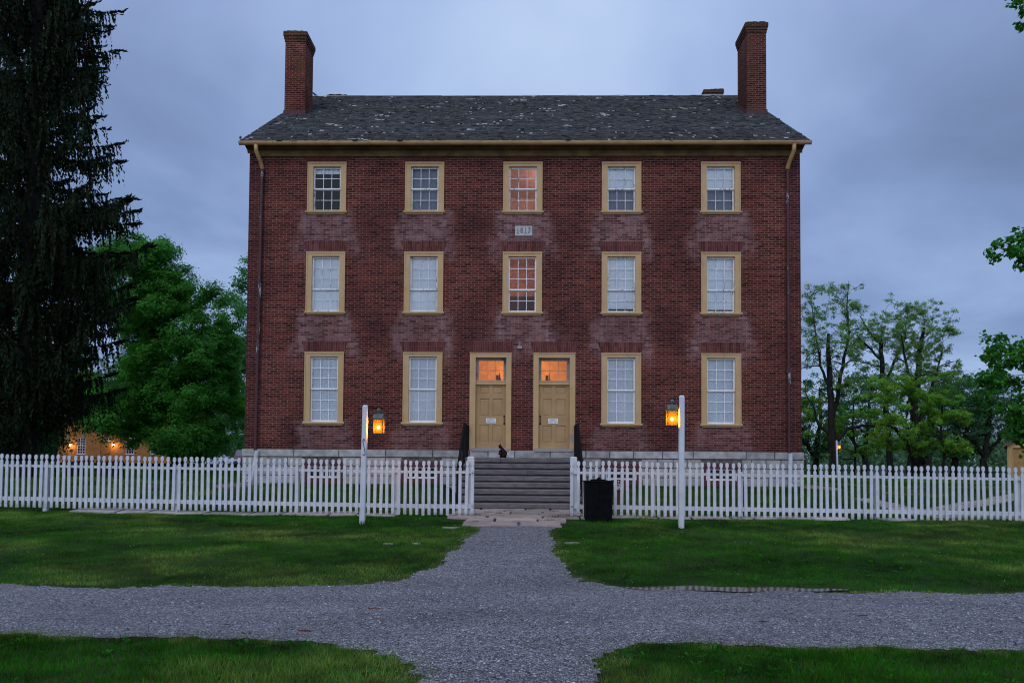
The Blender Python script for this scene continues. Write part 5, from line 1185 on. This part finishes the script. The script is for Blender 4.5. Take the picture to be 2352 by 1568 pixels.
def tree(name, label, base, stems, bl, nleaf, lsize, colr, rg, group=None, twig=6, spread=.55, hue=.18, aspect=.55, wild=.45, trunkmat=None, cat='tree', flat_=.8, subn=7):
    T = empty(name, tuple(base), label, cat, group)
    mb = MB(); nodes = []
    for st in stems:
        P = np.array([s[:3] for s in st], float); rad = [s[3] for s in st]
        t = np.linspace(0, 1, (len(P) - 1) * 4 + 1); seg = t * (len(P) - 1); i0 = np.minimum(seg.astype(int), len(P) - 2); f = (seg - i0)[:, None]
        PP = P[i0] * (1 - f) + P[i0 + 1] * f; RR = np.array(rad)[i0] * (1 - f[:, 0]) + np.array(rad)[i0 + 1] * f[:, 0]
        PP[1:-1] += rg.normal(size=PP[1:-1].shape) * RR[1:-1, None] * .22
        mb.tube([tuple(p) for p in PP], [float(r_ * (1.35 if k == 0 and st is stems[0] else 1)) for k, r_ in enumerate(RR)], 9)
        for p, r_ in list(zip(PP, RR))[len(PP) // 3:]: nodes.append((p, r_))
    NP_ = np.array([n[0] for n in nodes]); NR = np.array([n[1] for n in nodes])
    C, Nn, K = [], [], []
    tw = mb
    bl = sorted(bl, key=lambda b_: np.min(np.linalg.norm(NP_ - np.array(b_[:3]), axis=1)))
    limb_pts = NP_.copy(); limb_r = NR.copy()
    for (x, y, z, r_) in bl:
        c = np.array((x, y, z)); d = np.linalg.norm((limb_pts - c) * np.array([1, 1, 1]), axis=1) + np.maximum(0, limb_pts[:, 2] - z + .3) * 1.6
        j = int(np.argmin(d)); p0 = limb_pts[j]; L = np.linalg.norm(c - p0)
        if L > .25:
            n_ = 5; cv = curve(p0, c, n_, .16, rg, .05); r0 = min(limb_r[j] * .62, .02 + .022 * L + .02); rs = np.linspace(r0, max(.012, r0 * .45), n_)
            mb.tube([tuple(q) for q in cv], [float(q) for q in rs], 5, cap=False)
            limb_pts = np.vstack([limb_pts, cv[1:]]); limb_r = np.concatenate([limb_r, rs[1:]])
        ns = max(3, int(subn * r_ * 1.4)); dirs = rg.normal(size=(ns, 3)); dirs /= np.linalg.norm(dirs, axis=1, keepdims=True); dirs[:, 2] = dirs[:, 2] * flat_ + .12
        q = rg.uniform(.45, 1.05, ns)[:, None] * r_; sub = c + dirs * q
        for k in range(min(ns, twig)):
            cv = curve(c, sub[k], 4, .15, rg); tw.tube([tuple(v) for v in cv], [.016, .012, .009, .005], 3, cap=False)
        kk = rg.uniform(.7, 1.3, ns)
        m_ = max(1, int(nleaf * r_ ** 2 / sum(b_[3] ** 2 for b_ in bl))); idx = rg.integers(0, ns, m_)
        off = rg.normal(size=(m_, 3)) * np.array([1, 1, .7]) * r_ * spread * .45
        C.append(sub[idx] + off); Nn.append(dirs[idx] * (1 - wild) + rg.normal(size=(m_, 3)) * wild + np.array([0, 0, .45])); K.append(kk[idx])
    C = np.concatenate(C); Nn = np.concatenate(Nn); K = np.concatenate(K); n = len(C)
    col = np.array(colr)[None] * (K * rg.uniform(.75, 1.25, n))[:, None]; h = rg.normal(0, hue, n); col[:, 0] *= 1 + h; col[:, 2] *= 1 - h * .5
    mb.build('trunk', trunkmat or BARK, T, smooth=True)
    leafmesh('crown', quads(C, Nn, lsize, aspect, rg), np.clip(col, .002, 1), T)
    return T
def stem(Y, *pts):
    o = []
    for (px, py, r_) in pts: p = at(px, py, Y); o.append((p.x, Y, p.z, r_))
    return o
def grounded(st):
    x, y, z, r_ = st[0]; return [(x, y, float(zg(x, y)) - .15, r_ * 1.25)] + [(x + (st[1][0] - x) * .06, y, float(zg(x, y)) + .5, r_)] + st[1:]
rg = np.random.default_rng(5)
# left maple
Y = 20.0; s0 = grounded(stem(Y, (402, 1094, .33), (398, 980, .27), (375, 860, .22), (357, 760, .17), (345, 650, .08)))
s1 = stem(Y, (385, 900, .17), (430, 800, .12), (450, 700, .05)); s2 = stem(Y, (372, 850, .15), (320, 760, .10), (290, 680, .05))
bl = blobs_px([(320, 665, 85, 85, 34), (405, 780, 120, 110, 44), (330, 850, 110, 100, 30), (455, 915, 85, 100, 32), (275, 925, 75, 45, 14), (440, 1010, 80, 32, 14), (300, 985, 55, 20, 12)], Y, rg, (.7, 1.1), 3.2)
for (px, py) in ((232, 640), (240, 612), (262, 590), (290, 573), (308, 566), (345, 566), (376, 576), (290, 577), (325, 572), (360, 572), (392, 590), (412, 630), (435, 665), (465, 680), (500, 682), (225, 690), (520, 730), (528, 800), (535, 870), (535, 940), (520, 1000)):
    p = at(px, py, Y); bl.append((p.x, Y + rg.uniform(-1, 1), p.z, .85))
tree('maple_tree', 'large dense green maple left of the brick house, spreading over the ochre house', s0[0][:3], [s0, s1, s2], bl, 260000, .072, (.066, .235, .036), rg, subn=12, twig=1, spread=.46, wild=.3)
# paler tree behind it, partly hidden by the house
Y = 33.0; s0 = grounded(stem(Y, (600, 1088, .3), (596, 950, .24), (592, 800, .15), (588, 660, .06)))
bl = blobs_px([(590, 790, 80, 180, 46), (545, 900, 60, 120, 26)], Y, rg, (.6, 1.1), 3)
tree('maple_tree', 'paler green tree between the large maple and the brick house corner', s0[0][:3], [s0], bl, 36000, .10, (.10, .25, .10), rg, subn=8, twig=3, spread=.5)
# trees behind the spruce and the ochre house
Y = 46.0; s0 = grounded(stem(Y, (20, 1086, .5), (22, 980, .4), (40, 850, .25), (60, 740, .1)))
bl = blobs_px([(60, 850, 150, 110, 46), (75, 970, 75, 70, 20)], Y, rg, (.9, 1.7), 4)
tree('broadleaf_tree', 'dark broadleaf tree behind the spruce at the far left', s0[0][:3], [s0], bl, 34000, .14, (.035, .11, .042), rg, subn=8, twig=3)
for k, (px, top, Yv, w_, lab) in enumerate(((105, 930, 78, 70, 'bushy green tree left of the ochre house, behind the fence'), (250, 880, 88, 110, 'tall green tree rising behind the roof of the ochre house'), (440, 900, 92, 100, 'green tree behind the parked cars at the left'))):
    s0 = grounded(stem(Yv, (px, 1072, .35), (px, 1000, .3), (px + 5, top + 40, .1))); bl = blobs_px([(px, (top + 1050) / 2, w_, (1050 - top) / 2, 34)], Yv, rg, (1.2, 2.2), 5)
    tree('background_tree', lab, s0[0][:3], [s0], bl, 20000, .2, (.045, .13, .06), rg, subn=8, twig=1)

# sparse spring trees on the right
BK2_ = M_('dark_bark_b', (.030, .028, .024), (.010, .010, .009), 7, .95, bmp=.8, stretch=(1, 1, .25))
Y = 36.0
def FK(**k): d = dict(subn=6, twig=8, spread=.42, wild=.8, aspect=.42, trunkmat=BK2, flat_=.9, hue=.22); d.update(k); return d
s0 = grounded(stem(Y, (1913, 1092, .31), (1911, 1000, .28), (1906, 900, .24), (1904, 830, .19), (1903, 766, .11)))
s1 = stem(Y, (1913, 985, .18), (1924, 905, .16), (1936, 840, .13), (1950, 770, .08), (1945, 700, .04), (1950, 645, .02)); s2 = stem(Y, (1908, 900, .12), (1885, 840, .09), (1872, 760, .05), (1862, 680, .02)); s3 = stem(Y, (1916, 1020, .15), (1945, 985, .13), (1990, 975, .10), (2040, 985, .06))
s4 = stem(Y, (1909, 1000, .14), (1880, 975, .10), (1868, 930, .07))
bl = blobs_px([(1900, 740, 72, 92, 52), (1905, 850, 80, 70, 26), (1865, 700, 30, 40, 8), (1948, 690, 22, 45, 9)], Y, rg, (.35, .75), 2.6)
tree('walnut_tree', 'tall sparse tree with a snapped dark trunk behind the distant lamp post', s0[0][:3], [s0, s1, s2, s3, s4], bl, 16150, .066, (.15, .28, .07), rg, 'sparse spring trees on the right', **FK())
s0 = grounded(stem(Y + 2, (2046, 1092, .25), (2040, 1000, .22), (2031, 900, .19), (2026, 840, .18), (2023, 782, .14)))
s1 = stem(Y + 2, (2030, 890, .13), (2055, 830, .10), (2078, 780, .06), (2085, 715, .03)); s2 = stem(Y + 2, (2026, 830, .11), (1998, 800, .08), (1968, 770, .05)); s3 = stem(Y + 2, (2024, 790, .08), (1995, 760, .06), (1975, 725, .03))
bl = blobs_px([(2020, 800, 70, 75, 34), (2065, 745, 50, 62, 34), (1995, 770, 45, 50, 14)], Y + 2, rg, (.35, .75), 2.6)
tree('walnut_tree', 'sparse tree with a blunt topped trunk, middle of the right group', s0[0][:3], [s0, s1, s2, s3], bl, 15200, .066, (.145, .27, .07), rg, 'sparse spring trees on the right', **FK())
s0 = grounded(stem(Y - 2, (2108, 1094, .62), (2104, 1040, .45), (2098, 960, .27), (2093, 900, .21), (2091, 860, .15))); s1 = stem(Y - 2, (2099, 960, .25), (2108, 870, .22), (2112, 810, .18), (2123, 752, .10)); s2 = stem(Y - 2, (2104, 1000, .2), (2125, 930, .15), (2150, 860, .08), (2165, 800, .04)); s3 = stem(Y - 2, (2091, 880, .12), (2078, 820, .08), (2070, 770, .04)); s4 = stem(Y - 2, (2098, 1040, .2), (2060, 985, .12), (2010, 970, .07)); s5 = stem(Y - 2, (2112, 1040, .18), (2145, 1000, .12), (2185, 990, .06))
bl = blobs_px([(2115, 765, 62, 72, 44), (2140, 860, 62, 60, 30), (2070, 850, 40, 50, 12)], Y - 2, rg, (.35, .75), 2.8)
T3 = tree('walnut_tree', 'massive dark multi-stemmed tree with sparse leaves, right of its group', s0[0][:3], [s0, s1, s2, s3, s4, s5], bl, 18050, .066, (.145, .265, .07), rg, 'sparse spring trees on the right', **FK())
# lower yellow-green understorey trees
for (px, Yv, ell, colr, lab) in ((1962, 41, [(1950, 985, 105, 75, 46), (1900, 930, 60, 50, 14)], (.16, .33, .05), 'small yellow-green tree beside the distant lamp post'),
                                 (2085, 31, [(2085, 965, 75, 85, 64), (2050, 905, 45, 45, 16)], (.17, .34, .05), 'yellow-green tree in front of the massive dark trunk'),
                                 (2165, 30, [(2160, 985, 62, 70, 36), (2150, 905, 50, 40, 14)], (.16, .33, .05), 'yellow-green tree right of the massive dark trunk')):
    s0 = grounded(stem(Yv, (px, 1098, .11), (px + 4, 1040, .09), (px - 4, 980, .07), (px, 920, .04))); bl = blobs_px(ell, Yv, rg, (.35, .75), 2.0)
    tree('understorey_tree', lab, s0[0][:3], [s0], bl, 17000, .075, colr, rg, 'yellow-green understorey trees', **FK(flat_=.45, twig=6))
for k, (px, Yv, ell, colr, n_, lab) in enumerate(((1872, 48, [(1880, 960, 60, 95, 40)], (0.054, 0.149, 0.072), 12000, 'dark leaning tree at the right corner of the brick house'),
                                 (1985, 52, [(1990, 930, 70, 80, 40)], (0.068, 0.176, 0.072), 12000, 'dark green tree filling the gap between the snapped trunk and the blunt one'),
                                 (2190, 46, [(2195, 960, 70, 85, 44)], (0.047, 0.176, 0.065), 15000, 'dark green tree left of the spreading riverside tree'),
                                 (2262, 44, [(2262, 960, 75, 80, 46), (2290, 890, 40, 50, 14)], (0.061, 0.135, 0.072), 11000, 'dark spreading tree with forked limbs left of the yellow shed'),
                                 (2130, 60, [(2150, 900, 75, 60, 34)], (0.081, 0.149, 0.078), 9000, 'greyish sparse tree behind the massive dark trunk'))):
    s0 = grounded(stem(Yv, (px, 1092, .3), (px + 3, 1030, .24), (px + 12, 960, .16), (px + 10, 890, .06))); s1 = stem(Yv, (px, 1050, .2), (px - 35, 1000, .14), (px - 60, 950, .06)); s2 = stem(Yv, (px + 2, 1045, .2), (px + 40, 1000, .13), (px + 70, 960, .05))
    bl = blobs_px(ell, Yv, rg, (.6, 1.15), 3.0)
    tree('background_tree', lab, s0[0][:3], [s0, s1, s2], bl, n_, .115, colr, rg, None, **FK(twig=5))
# far woodland behind everything, one mass each side
def woodland(px0, px1, Y0, Y1, top, n, colr, lab):
    C = []; A, B = at(px0, 1080, (Y0 + Y1) / 2).x, at(px1, 1080, (Y0 + Y1) / 2).x; m = 150
    cx_ = rg.uniform(A, B, m); cy_ = rg.uniform(Y0, Y1, m); h = rg.uniform(.55, 1, m); zb2 = np.array([float(zg(a, b_)) for a, b_ in zip(cx_, cy_)])
    s = 1840 / (cy_ - CY); zt_m = 1.5 + (1076 - top) / s; j = rg.integers(0, m, n)
    rad = 2.6 * h[j]; d = rg.normal(size=(n, 3)); d /= np.linalg.norm(d, axis=1, keepdims=True)
    zc2 = zb2[j] + (zt_m[j] * h[j] - zb2[j]) * rg.uniform(0, 1, n)
    Cc = np.stack([cx_[j], cy_[j], zc2], -1) + d * rad[:, None] * rg.uniform(.3, 1, n)[:, None]
    col = np.array(colr)[None] * (rg.uniform(.7, 1.3, m)[j] * rg.uniform(.75, 1.25, n))[:, None]
    o = leafmesh('woodland', quads(Cc, d + rg.normal(size=(n, 3)) * .5, .30, .6, rg), col, None); tag(o, lab, 'woodland', kind='stuff')
woodland(1790, 2700, 92, 130, 985, 70000, (.10, .19, .115), 'far woodland beyond the barns, hazy dark green mass')  # leaf colour paled to paint in haze behind the trunks
woodland(-500, 640, 105, 140, 985, 50000, (.07, .16, .085), 'far woodland beyond the ochre house and cars')
woodland(640, 1790, 130, 160, 1020, 30000, (.07, .16, .085), 'far woodland hidden behind the brick house')

# near maple reaching in from the right
Y = -1.0; tx_ = at(2640, 1100, Y).x; zb3 = float(zg(tx_, Y))
s0 = [(tx_, Y, zb3 - .2, .42), (tx_ - .1, Y, 3, .34), (tx_ - .1, Y, 6, .28), (tx_ + .1, Y, 10, .18), (tx_, Y, 15, .06)]
s1 = [(tx_ - .1, Y, 4.0, .2), (tx_ - 1.6, Y, 5.0, .12), (tx_ - 3.3, Y, 5.1, .05)]; s2 = [(tx_ - .1, Y, 6.5, .18), (tx_ - 1.8, Y, 7.6, .1), (tx_ - 3.3, Y, 7.9, .04)]; s3 = [(tx_, Y, 11, .16), (tx_ - 1.8, Y, 13.5, .1), (tx_ - 3.2, Y, 14.6, .04)]
bl = blobs_px([(2380, 890, 92, 90, 36), (2300, 800, 28, 22, 5), (2290, 878, 22, 20, 4), (2400, 1000, 62, 30, 10), (2420, 800, 90, 60, 14)], Y, rg, (.26, .48), 1.2)
bl += blobs_px([(2318, 568, 26, 13, 5), (2358, 590, 26, 14, 6), (2372, 545, 22, 20, 5), (2347, 8, 30, 18, 5), (2362, 40, 10, 10, 2), (2480, 0, 60, 30, 8), (2480, 580, 50, 40, 10)], Y, rg, (.2, .36), .5)
bl += blobs_px([(2740, 700, 170, 330, 60), (2740, 250, 150, 250, 40)], Y, rg, (.7, 1.2), 3.5)
tree('maple_tree', 'near maple reaching into the picture from the right edge', (tx_, Y, zb3), [s0, s1, s2, s3], bl, 76000, .068, (.05, .20, .025), rg, subn=10, twig=2, spread=.55, aspect=.7, wild=.5)

# Norway spruce on the left
def spruce(px, Y, H, label):
    rg = np.random.default_rng(21); bx = at(px, 1000, Y).x; zb_ = float(zg(bx, Y)); T = empty('spruce_tree', (bx, Y, zb_), label, 'tree')
    mb = MB(); mb.tube([(bx, Y, zb_ - .2), (bx, Y, zb_ + 1), (bx + .05, Y, zb_ + H * .5), (bx - .05, Y, zb_ + H)], [.50, .42, .26, .03], 12)
    C, Nn, U, S, K = [], [], [], [], []; nb = 0
    z = 1.6
    while z < H - .5:
        z += rg.uniform(.035, .085); Lm = np.interp(z, [1.5, 3, 6, 9.4, 11.6, 14, 16, 18, 20, 24, H], [2.3, 3.0, 4.2, 3.9, 3.6, 2.9, 2.8, 3.2, 2.7, 1.9, .3]) * rg.uniform(.4, 1.08) * (1.22 if 5 < z < 9 and rg.random() < .16 else 1)
        az = rg.uniform(0, 2 * math.pi); t = np.linspace(0, 1, 8)
        droop = np.interp(z, [0, 8, 16, H], [.45, .40, .30, 0]) * rg.uniform(.3, 1.3); up = droop * rg.uniform(.7, 1.3)
        rr_ = Lm * t; zz_ = z - droop * Lm * t + up * Lm * t ** 2.6 + .10 * Lm * t; azt = az + .12 * np.sin(t * 3)
        P = np.stack([bx + rr_ * np.cos(azt), Y + rr_ * np.sin(azt), zb_ + zz_], -1)
        mb.tube([tuple(p) for p in P], list(np.linspace(.055 * Lm / 4 + .012, .008, 8)), 4, cap=False)
        nt_ = int(Lm * (27 if z < 11 else 24)); tt = rg.uniform(.12, 1.0, nt_) ** .75; i0 = np.minimum((tt * 7).astype(int), 6); f = (tt * 7 - i0)[:, None]; B = P[i0] * (1 - f) + P[i0 + 1] * f
        side = rg.choice([-1, 1], nt_) ; lat = np.stack([-np.sin(az + 0 * tt), np.cos(az + 0 * tt), 0 * tt], -1) * side[:, None]; outw = np.array([math.cos(az), math.sin(az), 0])
        tl_ = rg.uniform(.3, .95, nt_) * (1.15 - .5 * tt) ; hang = rg.uniform(.3, 1.0, nt_)
        for k in range(nt_):
            m_ = 9; q = np.linspace(0, 1, m_)[:, None]; L = tl_[k]
            tip = tt[k] > .9 and rg.random() < .6
            dirn = (lat[k] * (.38 if not tip else .3) + outw * (.35 if not tip else .9)); 
            pts = B[k] + dirn * L * q * (1.1 - .35 * q) + np.array([0, 0, -1]) * L * hang[k] * (q ** 1.6) * (1.9 if not tip else -.25)
            d_ = np.diff(pts, axis=0, append=pts[-1:] + (pts[-1:] - pts[-2:-1]))
            C.append(pts + rg.normal(size=pts.shape) * .018); U.append(d_); K.append(np.full(m_, rg.uniform(.55, 1.35))); nb += 1
    C = np.concatenate(C); U = np.concatenate(U); K = np.concatenate(K); n = len(C)
    U /= np.linalg.norm(U, axis=1, keepdims=True) + 1e-9; a = rg.normal(size=(n, 3)); v = np.cross(U, a); v /= np.linalg.norm(v, axis=1, keepdims=True) + 1e-9
    U = U + rg.normal(size=(n, 3)) * .28; s = rg.uniform(.06, .10, n)[:, None]; w_ = rg.uniform(.028, .050, n)[:, None]
    V = np.stack([C - U * s, C - v * w_, C + U * s, C + v * w_], 1).reshape(-1, 3)
    col = np.array([.012, .026, .011])[None] * (K * rg.uniform(.7, 1.3, n))[:, None]; br_ = rg.random(n) < .12; col[br_] = np.array([.030, .020, .010]) * rg.uniform(.6, 1.2, (int(br_.sum()), 1))
    mb.build('trunk', BK2, T, smooth=True); leafmesh('crown', V, col, T, NEEDLE)
spruce(58, 6.0, 28, 'huge dark spruce with drooping boughs filling the left edge')

# ------------------------------------------------------------------ grass, weeds
def blades(x, y, h, w_, lean, colr, rg):
    n = len(x); z = zg(x, y); a = rg.uniform(0, 6.283, n); dx, dy = np.cos(a), np.sin(a); b2 = rg.uniform(0, 6.283, n); l = h * lean * rg.uniform(.2, 1.2, n)
    B = np.stack([x, y, z - .004], -1)
    p0 = B + np.stack([dx * w_, dy * w_, 0 * x], -1); p1 = B - np.stack([dx * w_, dy * w_, 0 * x], -1); tip = B + np.stack([np.cos(b2) * l, np.sin(b2) * l, h], -1)
    V = np.stack([p0, p1, tip], 1).reshape(-1, 3); c = np.stack([colr * .75, colr * .75, colr * 1.15], 1).reshape(-1, 3); return V, c
def nfield(x, y, s, seed):
    r_ = np.random.default_rng(seed); o = 0
    for k in range(5):
        a = r_.uniform(0, 6.283); f = s * (1.0 + .75 * k); o = o + np.sin((x * math.cos(a) + y * math.sin(a)) * f + r_.uniform(0, 6.283) + 1.1 * np.sin((x * math.sin(a) - y * math.cos(a)) * f * .7)) / (1 + .4 * k)
    return o / 2.6
def scatter(x0, x1, y0, y1, n, rg):
    x = rg.uniform(x0, x1, n); y = rg.uniform(y0, y1, n); k = np.abs(x - CX + .02 * (y - CY)) < .78 * (y - CY) + .8; return x[k], y[k]
def allowed(x, y, soft):
    k = ~inpoly(*jit(x, y), ROAD)
    a_, b_ = jit(x, y); on = ~k; fr = np.zeros(x.shape)
    for dd in (.06, .13, .22):
        o_ = np.zeros(x.shape, bool)
        for (u_, v_) in ((dd, 0), (-dd, 0), (0, dd), (0, -dd)): o_ |= ~inpoly(a_ + u_, b_ + v_, ROAD)
        fr += o_
    k |= on & (soft < fr * .10 * (1 + nfield(x, y, 5, 31)))
    k &= ~(((x - .0) > -1.58) & (x < 1.58) & (y > -7.6) & (y < -.02) | (x > -1.1) & (x < 1.0) & (y > -8.4) & (y <= -7.6))
    k &= ~((np.abs(x) < 8.5) & (y > -.12) & (y < 13.9)) & ~((np.abs(x) < 1.72) & (y > -3.6) & (y < 0))
    k &= ~((((x - PUDC.x) / 1.5) ** 2 + ((y - PUDC.y) / .19) ** 2) < 1)
    k &= ~((np.abs(y - fy0(x) + .02) < .2) & (np.abs(x) < 9.5) & (np.sin(x * 3.1) + np.sin(x * 7.7) > -1.3))
    return k
def fy0(x): return np.where(x < -2, -6.6 + .045 * (-x - 2), -6.6)
VV, CC = [], []
rg = np.random.default_rng(77)
for (x0, x1, y0, y1, n, h0, h1, w_, lean) in ((-6.5, 7, -19.2, -16.6, 184000, .03, .075, .0026, .8), (-14, 14, -14.2, -10.3, 323000, .022, .05, .0032, .9), (-15, 16, -10.3, -6.1, 330000, .022, .05, .0036, .9),
                                        (-18, 20, -6.3, 1.5, 290000, .03, .065, .0045, .7), (-32, 32, 1.5, 16, 130000, .04, .08, .012, .6), (-45, 48, 16, 46, 110000, .06, .12, .028, .5)):
    x, y = scatter(x0, x1, y0, y1, n, rg); k = allowed(x, y, rg.random(len(x))); x, y = x[k], y[k]; n = len(x)
    f = nfield(x, y, .55, 3); f2 = nfield(x, y, 2.1, 4); f3 = nfield(x, y, 6, 8)
    keep = rg.random(n) < np.clip(.85 + .3 * f3, .35, 1); x, y, f, f2 = x[keep], y[keep], f[keep], f2[keep]; n = len(x)
    h = rg.uniform(h0, h1, n) * (1 + .35 * np.clip(f2, -1, 1))
    dry = np.clip((f + .6 * f2 - .05) * 1.2, 0, 1) * .55
    if y1 <= -6: # paler dry sweep through the left lawn, dry rim along the gravel
        dry = np.maximum(dry, 1.0 * np.exp(-((y + 9.7 + .10 * (x + 4)) / .75) ** 2 - ((x + 4.3) / 3.0) ** 2) * (.65 + .6 * f2)); dry = np.maximum(dry, .6 * np.exp(-((y + 9.2) / .7) ** 2 - ((x - 6.5) / 3.6) ** 2) * (.6 + .6 * f2))
    near_edge = np.zeros(n, bool)
    if y1 < -5:
        ja, jb = jit(x, y); dd = .14 + .10 * f3[keep]
        for (u_, v_) in ((0, 0), (1, 0), (-1, 0), (0, -1), (0, 1)): near_edge |= inpoly(ja + u_ * dd, jb + v_ * dd, ROAD)
    dry = np.clip(np.where(near_edge, np.maximum(dry, .7), dry), 0, 1)[:, None]; h = np.where(near_edge, h * .6, h)
    g1, g2_ = np.array([.028, .150, .008]), np.array([.24, .36, .085]); c = (g1 * (1 - dry) + g2_ * dry) * rg.uniform(.5, 1.35, (n, 1)) * np.clip((.9 if y0 > -15 else .72) + .55 * nfield(x, y, 1.6, 12) + .4 * nfield(x, y, 7, 15), .3, 1.7)[:, None]; c[:, 0] *= rg.uniform(.7, 1.6, n)  # nearest strip coloured darker, painting lens vignetting into the grass
    dead = rg.random(n) < .03; c[dead] = np.array([.14, .11, .05]) * rg.uniform(.5, 1, (int(dead.sum()), 1))
    V, c3 = blades(x, y, h, w_ * rg.uniform(.7, 1.4, n), lean, c, rg); VV.append(V); CC.append(c3)
V = np.concatenate(VV); npc = np.concatenate(CC); nn = len(V) // 3
tag(npmesh('grass', V, np.arange(nn * 3).reshape(nn, 3), GRASSM, npc), 'short green lawn grass around the brick house and beside the gravel', 'grass', kind='stuff')
# clover, dandelion leaves and taller tufts
C, Nn, CL, SZ = [], [], [], []
x, y = scatter(-6, 6.5, -18.8, -16.9, 330, rg); x2, y2 = scatter(-12, 12, -14.0, -7.2, 900, rg); x = np.concatenate([x, x2]); y = np.concatenate([y, y2]); k = allowed(x, y, np.ones(len(x))); x, y = x[k], y[k]
VV, CC = [], []
for i in range(len(x)):
    near = y[i] < -16; n = rg.integers(5, 10); L = rg.uniform(.035, .08) if near else rg.uniform(.03, .07); a0 = rg.uniform(0, 6.28); z = float(zg(x[i], y[i]))
    for k in range(n):
        a = a0 + 6.283 * k / n + rg.uniform(-.3, .3); l = L * rg.uniform(.7, 1.2); e = rg.uniform(.25, 1.0); d = np.array([math.cos(a), math.sin(a), e]); d /= np.linalg.norm(d); s_ = np.array([-math.sin(a), math.cos(a), 0]) * l * .17
        b0 = np.array([x[i], y[i], z]); VV.append(np.stack([b0, b0 + d * l * .6 - s_, b0 + d * l - np.array([0, 0, l * .2]), b0 + d * l * .6 + s_]))
        CC.append(np.array([.03, .14, .02]) * rg.uniform(.7, 1.6))
tag(leafmesh('broadleaf_weeds', np.concatenate(VV), np.array(CC), None, GRASSM), 'dandelion and clover leaves scattered through the lawns', 'weeds', kind='stuff')
x, y = scatter(-11, 11, -14, -7, 260, rg); k = allowed(x, y, np.ones(len(x))); mb = MB()
for a, b_ in zip(x[k][:90], y[k][:90]): mb.ball((a, b_, float(zg(a, b_)) + .045), .006, 5)
tag(mb.build('clover_flowers', flat('clover_white', (.5, .5, .46))), 'tiny white clover heads dotted over the lawns', 'flowers', kind='stuff')
# tufts growing between the gateway slabs and round the posts
VV, CC = [], []
for (px, py, n, r_, h) in ((1232, 1163, 160, .16, .09), (1222, 1172, 80, .06, .10), (1270, 1178, 90, .12, .08), (1100, 1195, 90, .10, .07), (1096, 1201, 60, .06, .08), (1145, 1182, 60, .04, .09), (1282, 1190, 120, .14, .10), (1268, 1200, 90, .12, .09), (1120, 1179, 60, .05, .07),
                           (832, 1204, 160, .14, .12), (1565, 1213, 200, .16, .12), (1375, 1199, 200, .35, .08), (1082, 1187, 120, .14, .1), (1318, 1187, 120, .12, .1), (679, 1188, 120, .16, .1), (1500, 1190, 140, .2, .1), (1700, 1192, 120, .16, .1), (2013, 1197, 140, .16, .12)):
    p = ground(px, py); x = p.x + rg.normal(0, r_, n); y = p.y + rg.normal(0, r_ * .4, n); c = np.array([.020, .078, .010]) * rg.uniform(.6, 1.4, (n, 1)); V, c3 = blades(x, y, rg.uniform(.4, 1, n) * h, .0042, .7, c, rg); VV.append(V); CC.append(c3)
V = np.concatenate(VV); V[:, 2] += .01; nn = len(V) // 3; tag(npmesh('grass_tufts', V, np.arange(nn * 3).reshape(nn, 3), GRASSM, np.concatenate(CC)), 'taller tufts growing round the posts and between the gateway slabs', 'grass', kind='stuff')
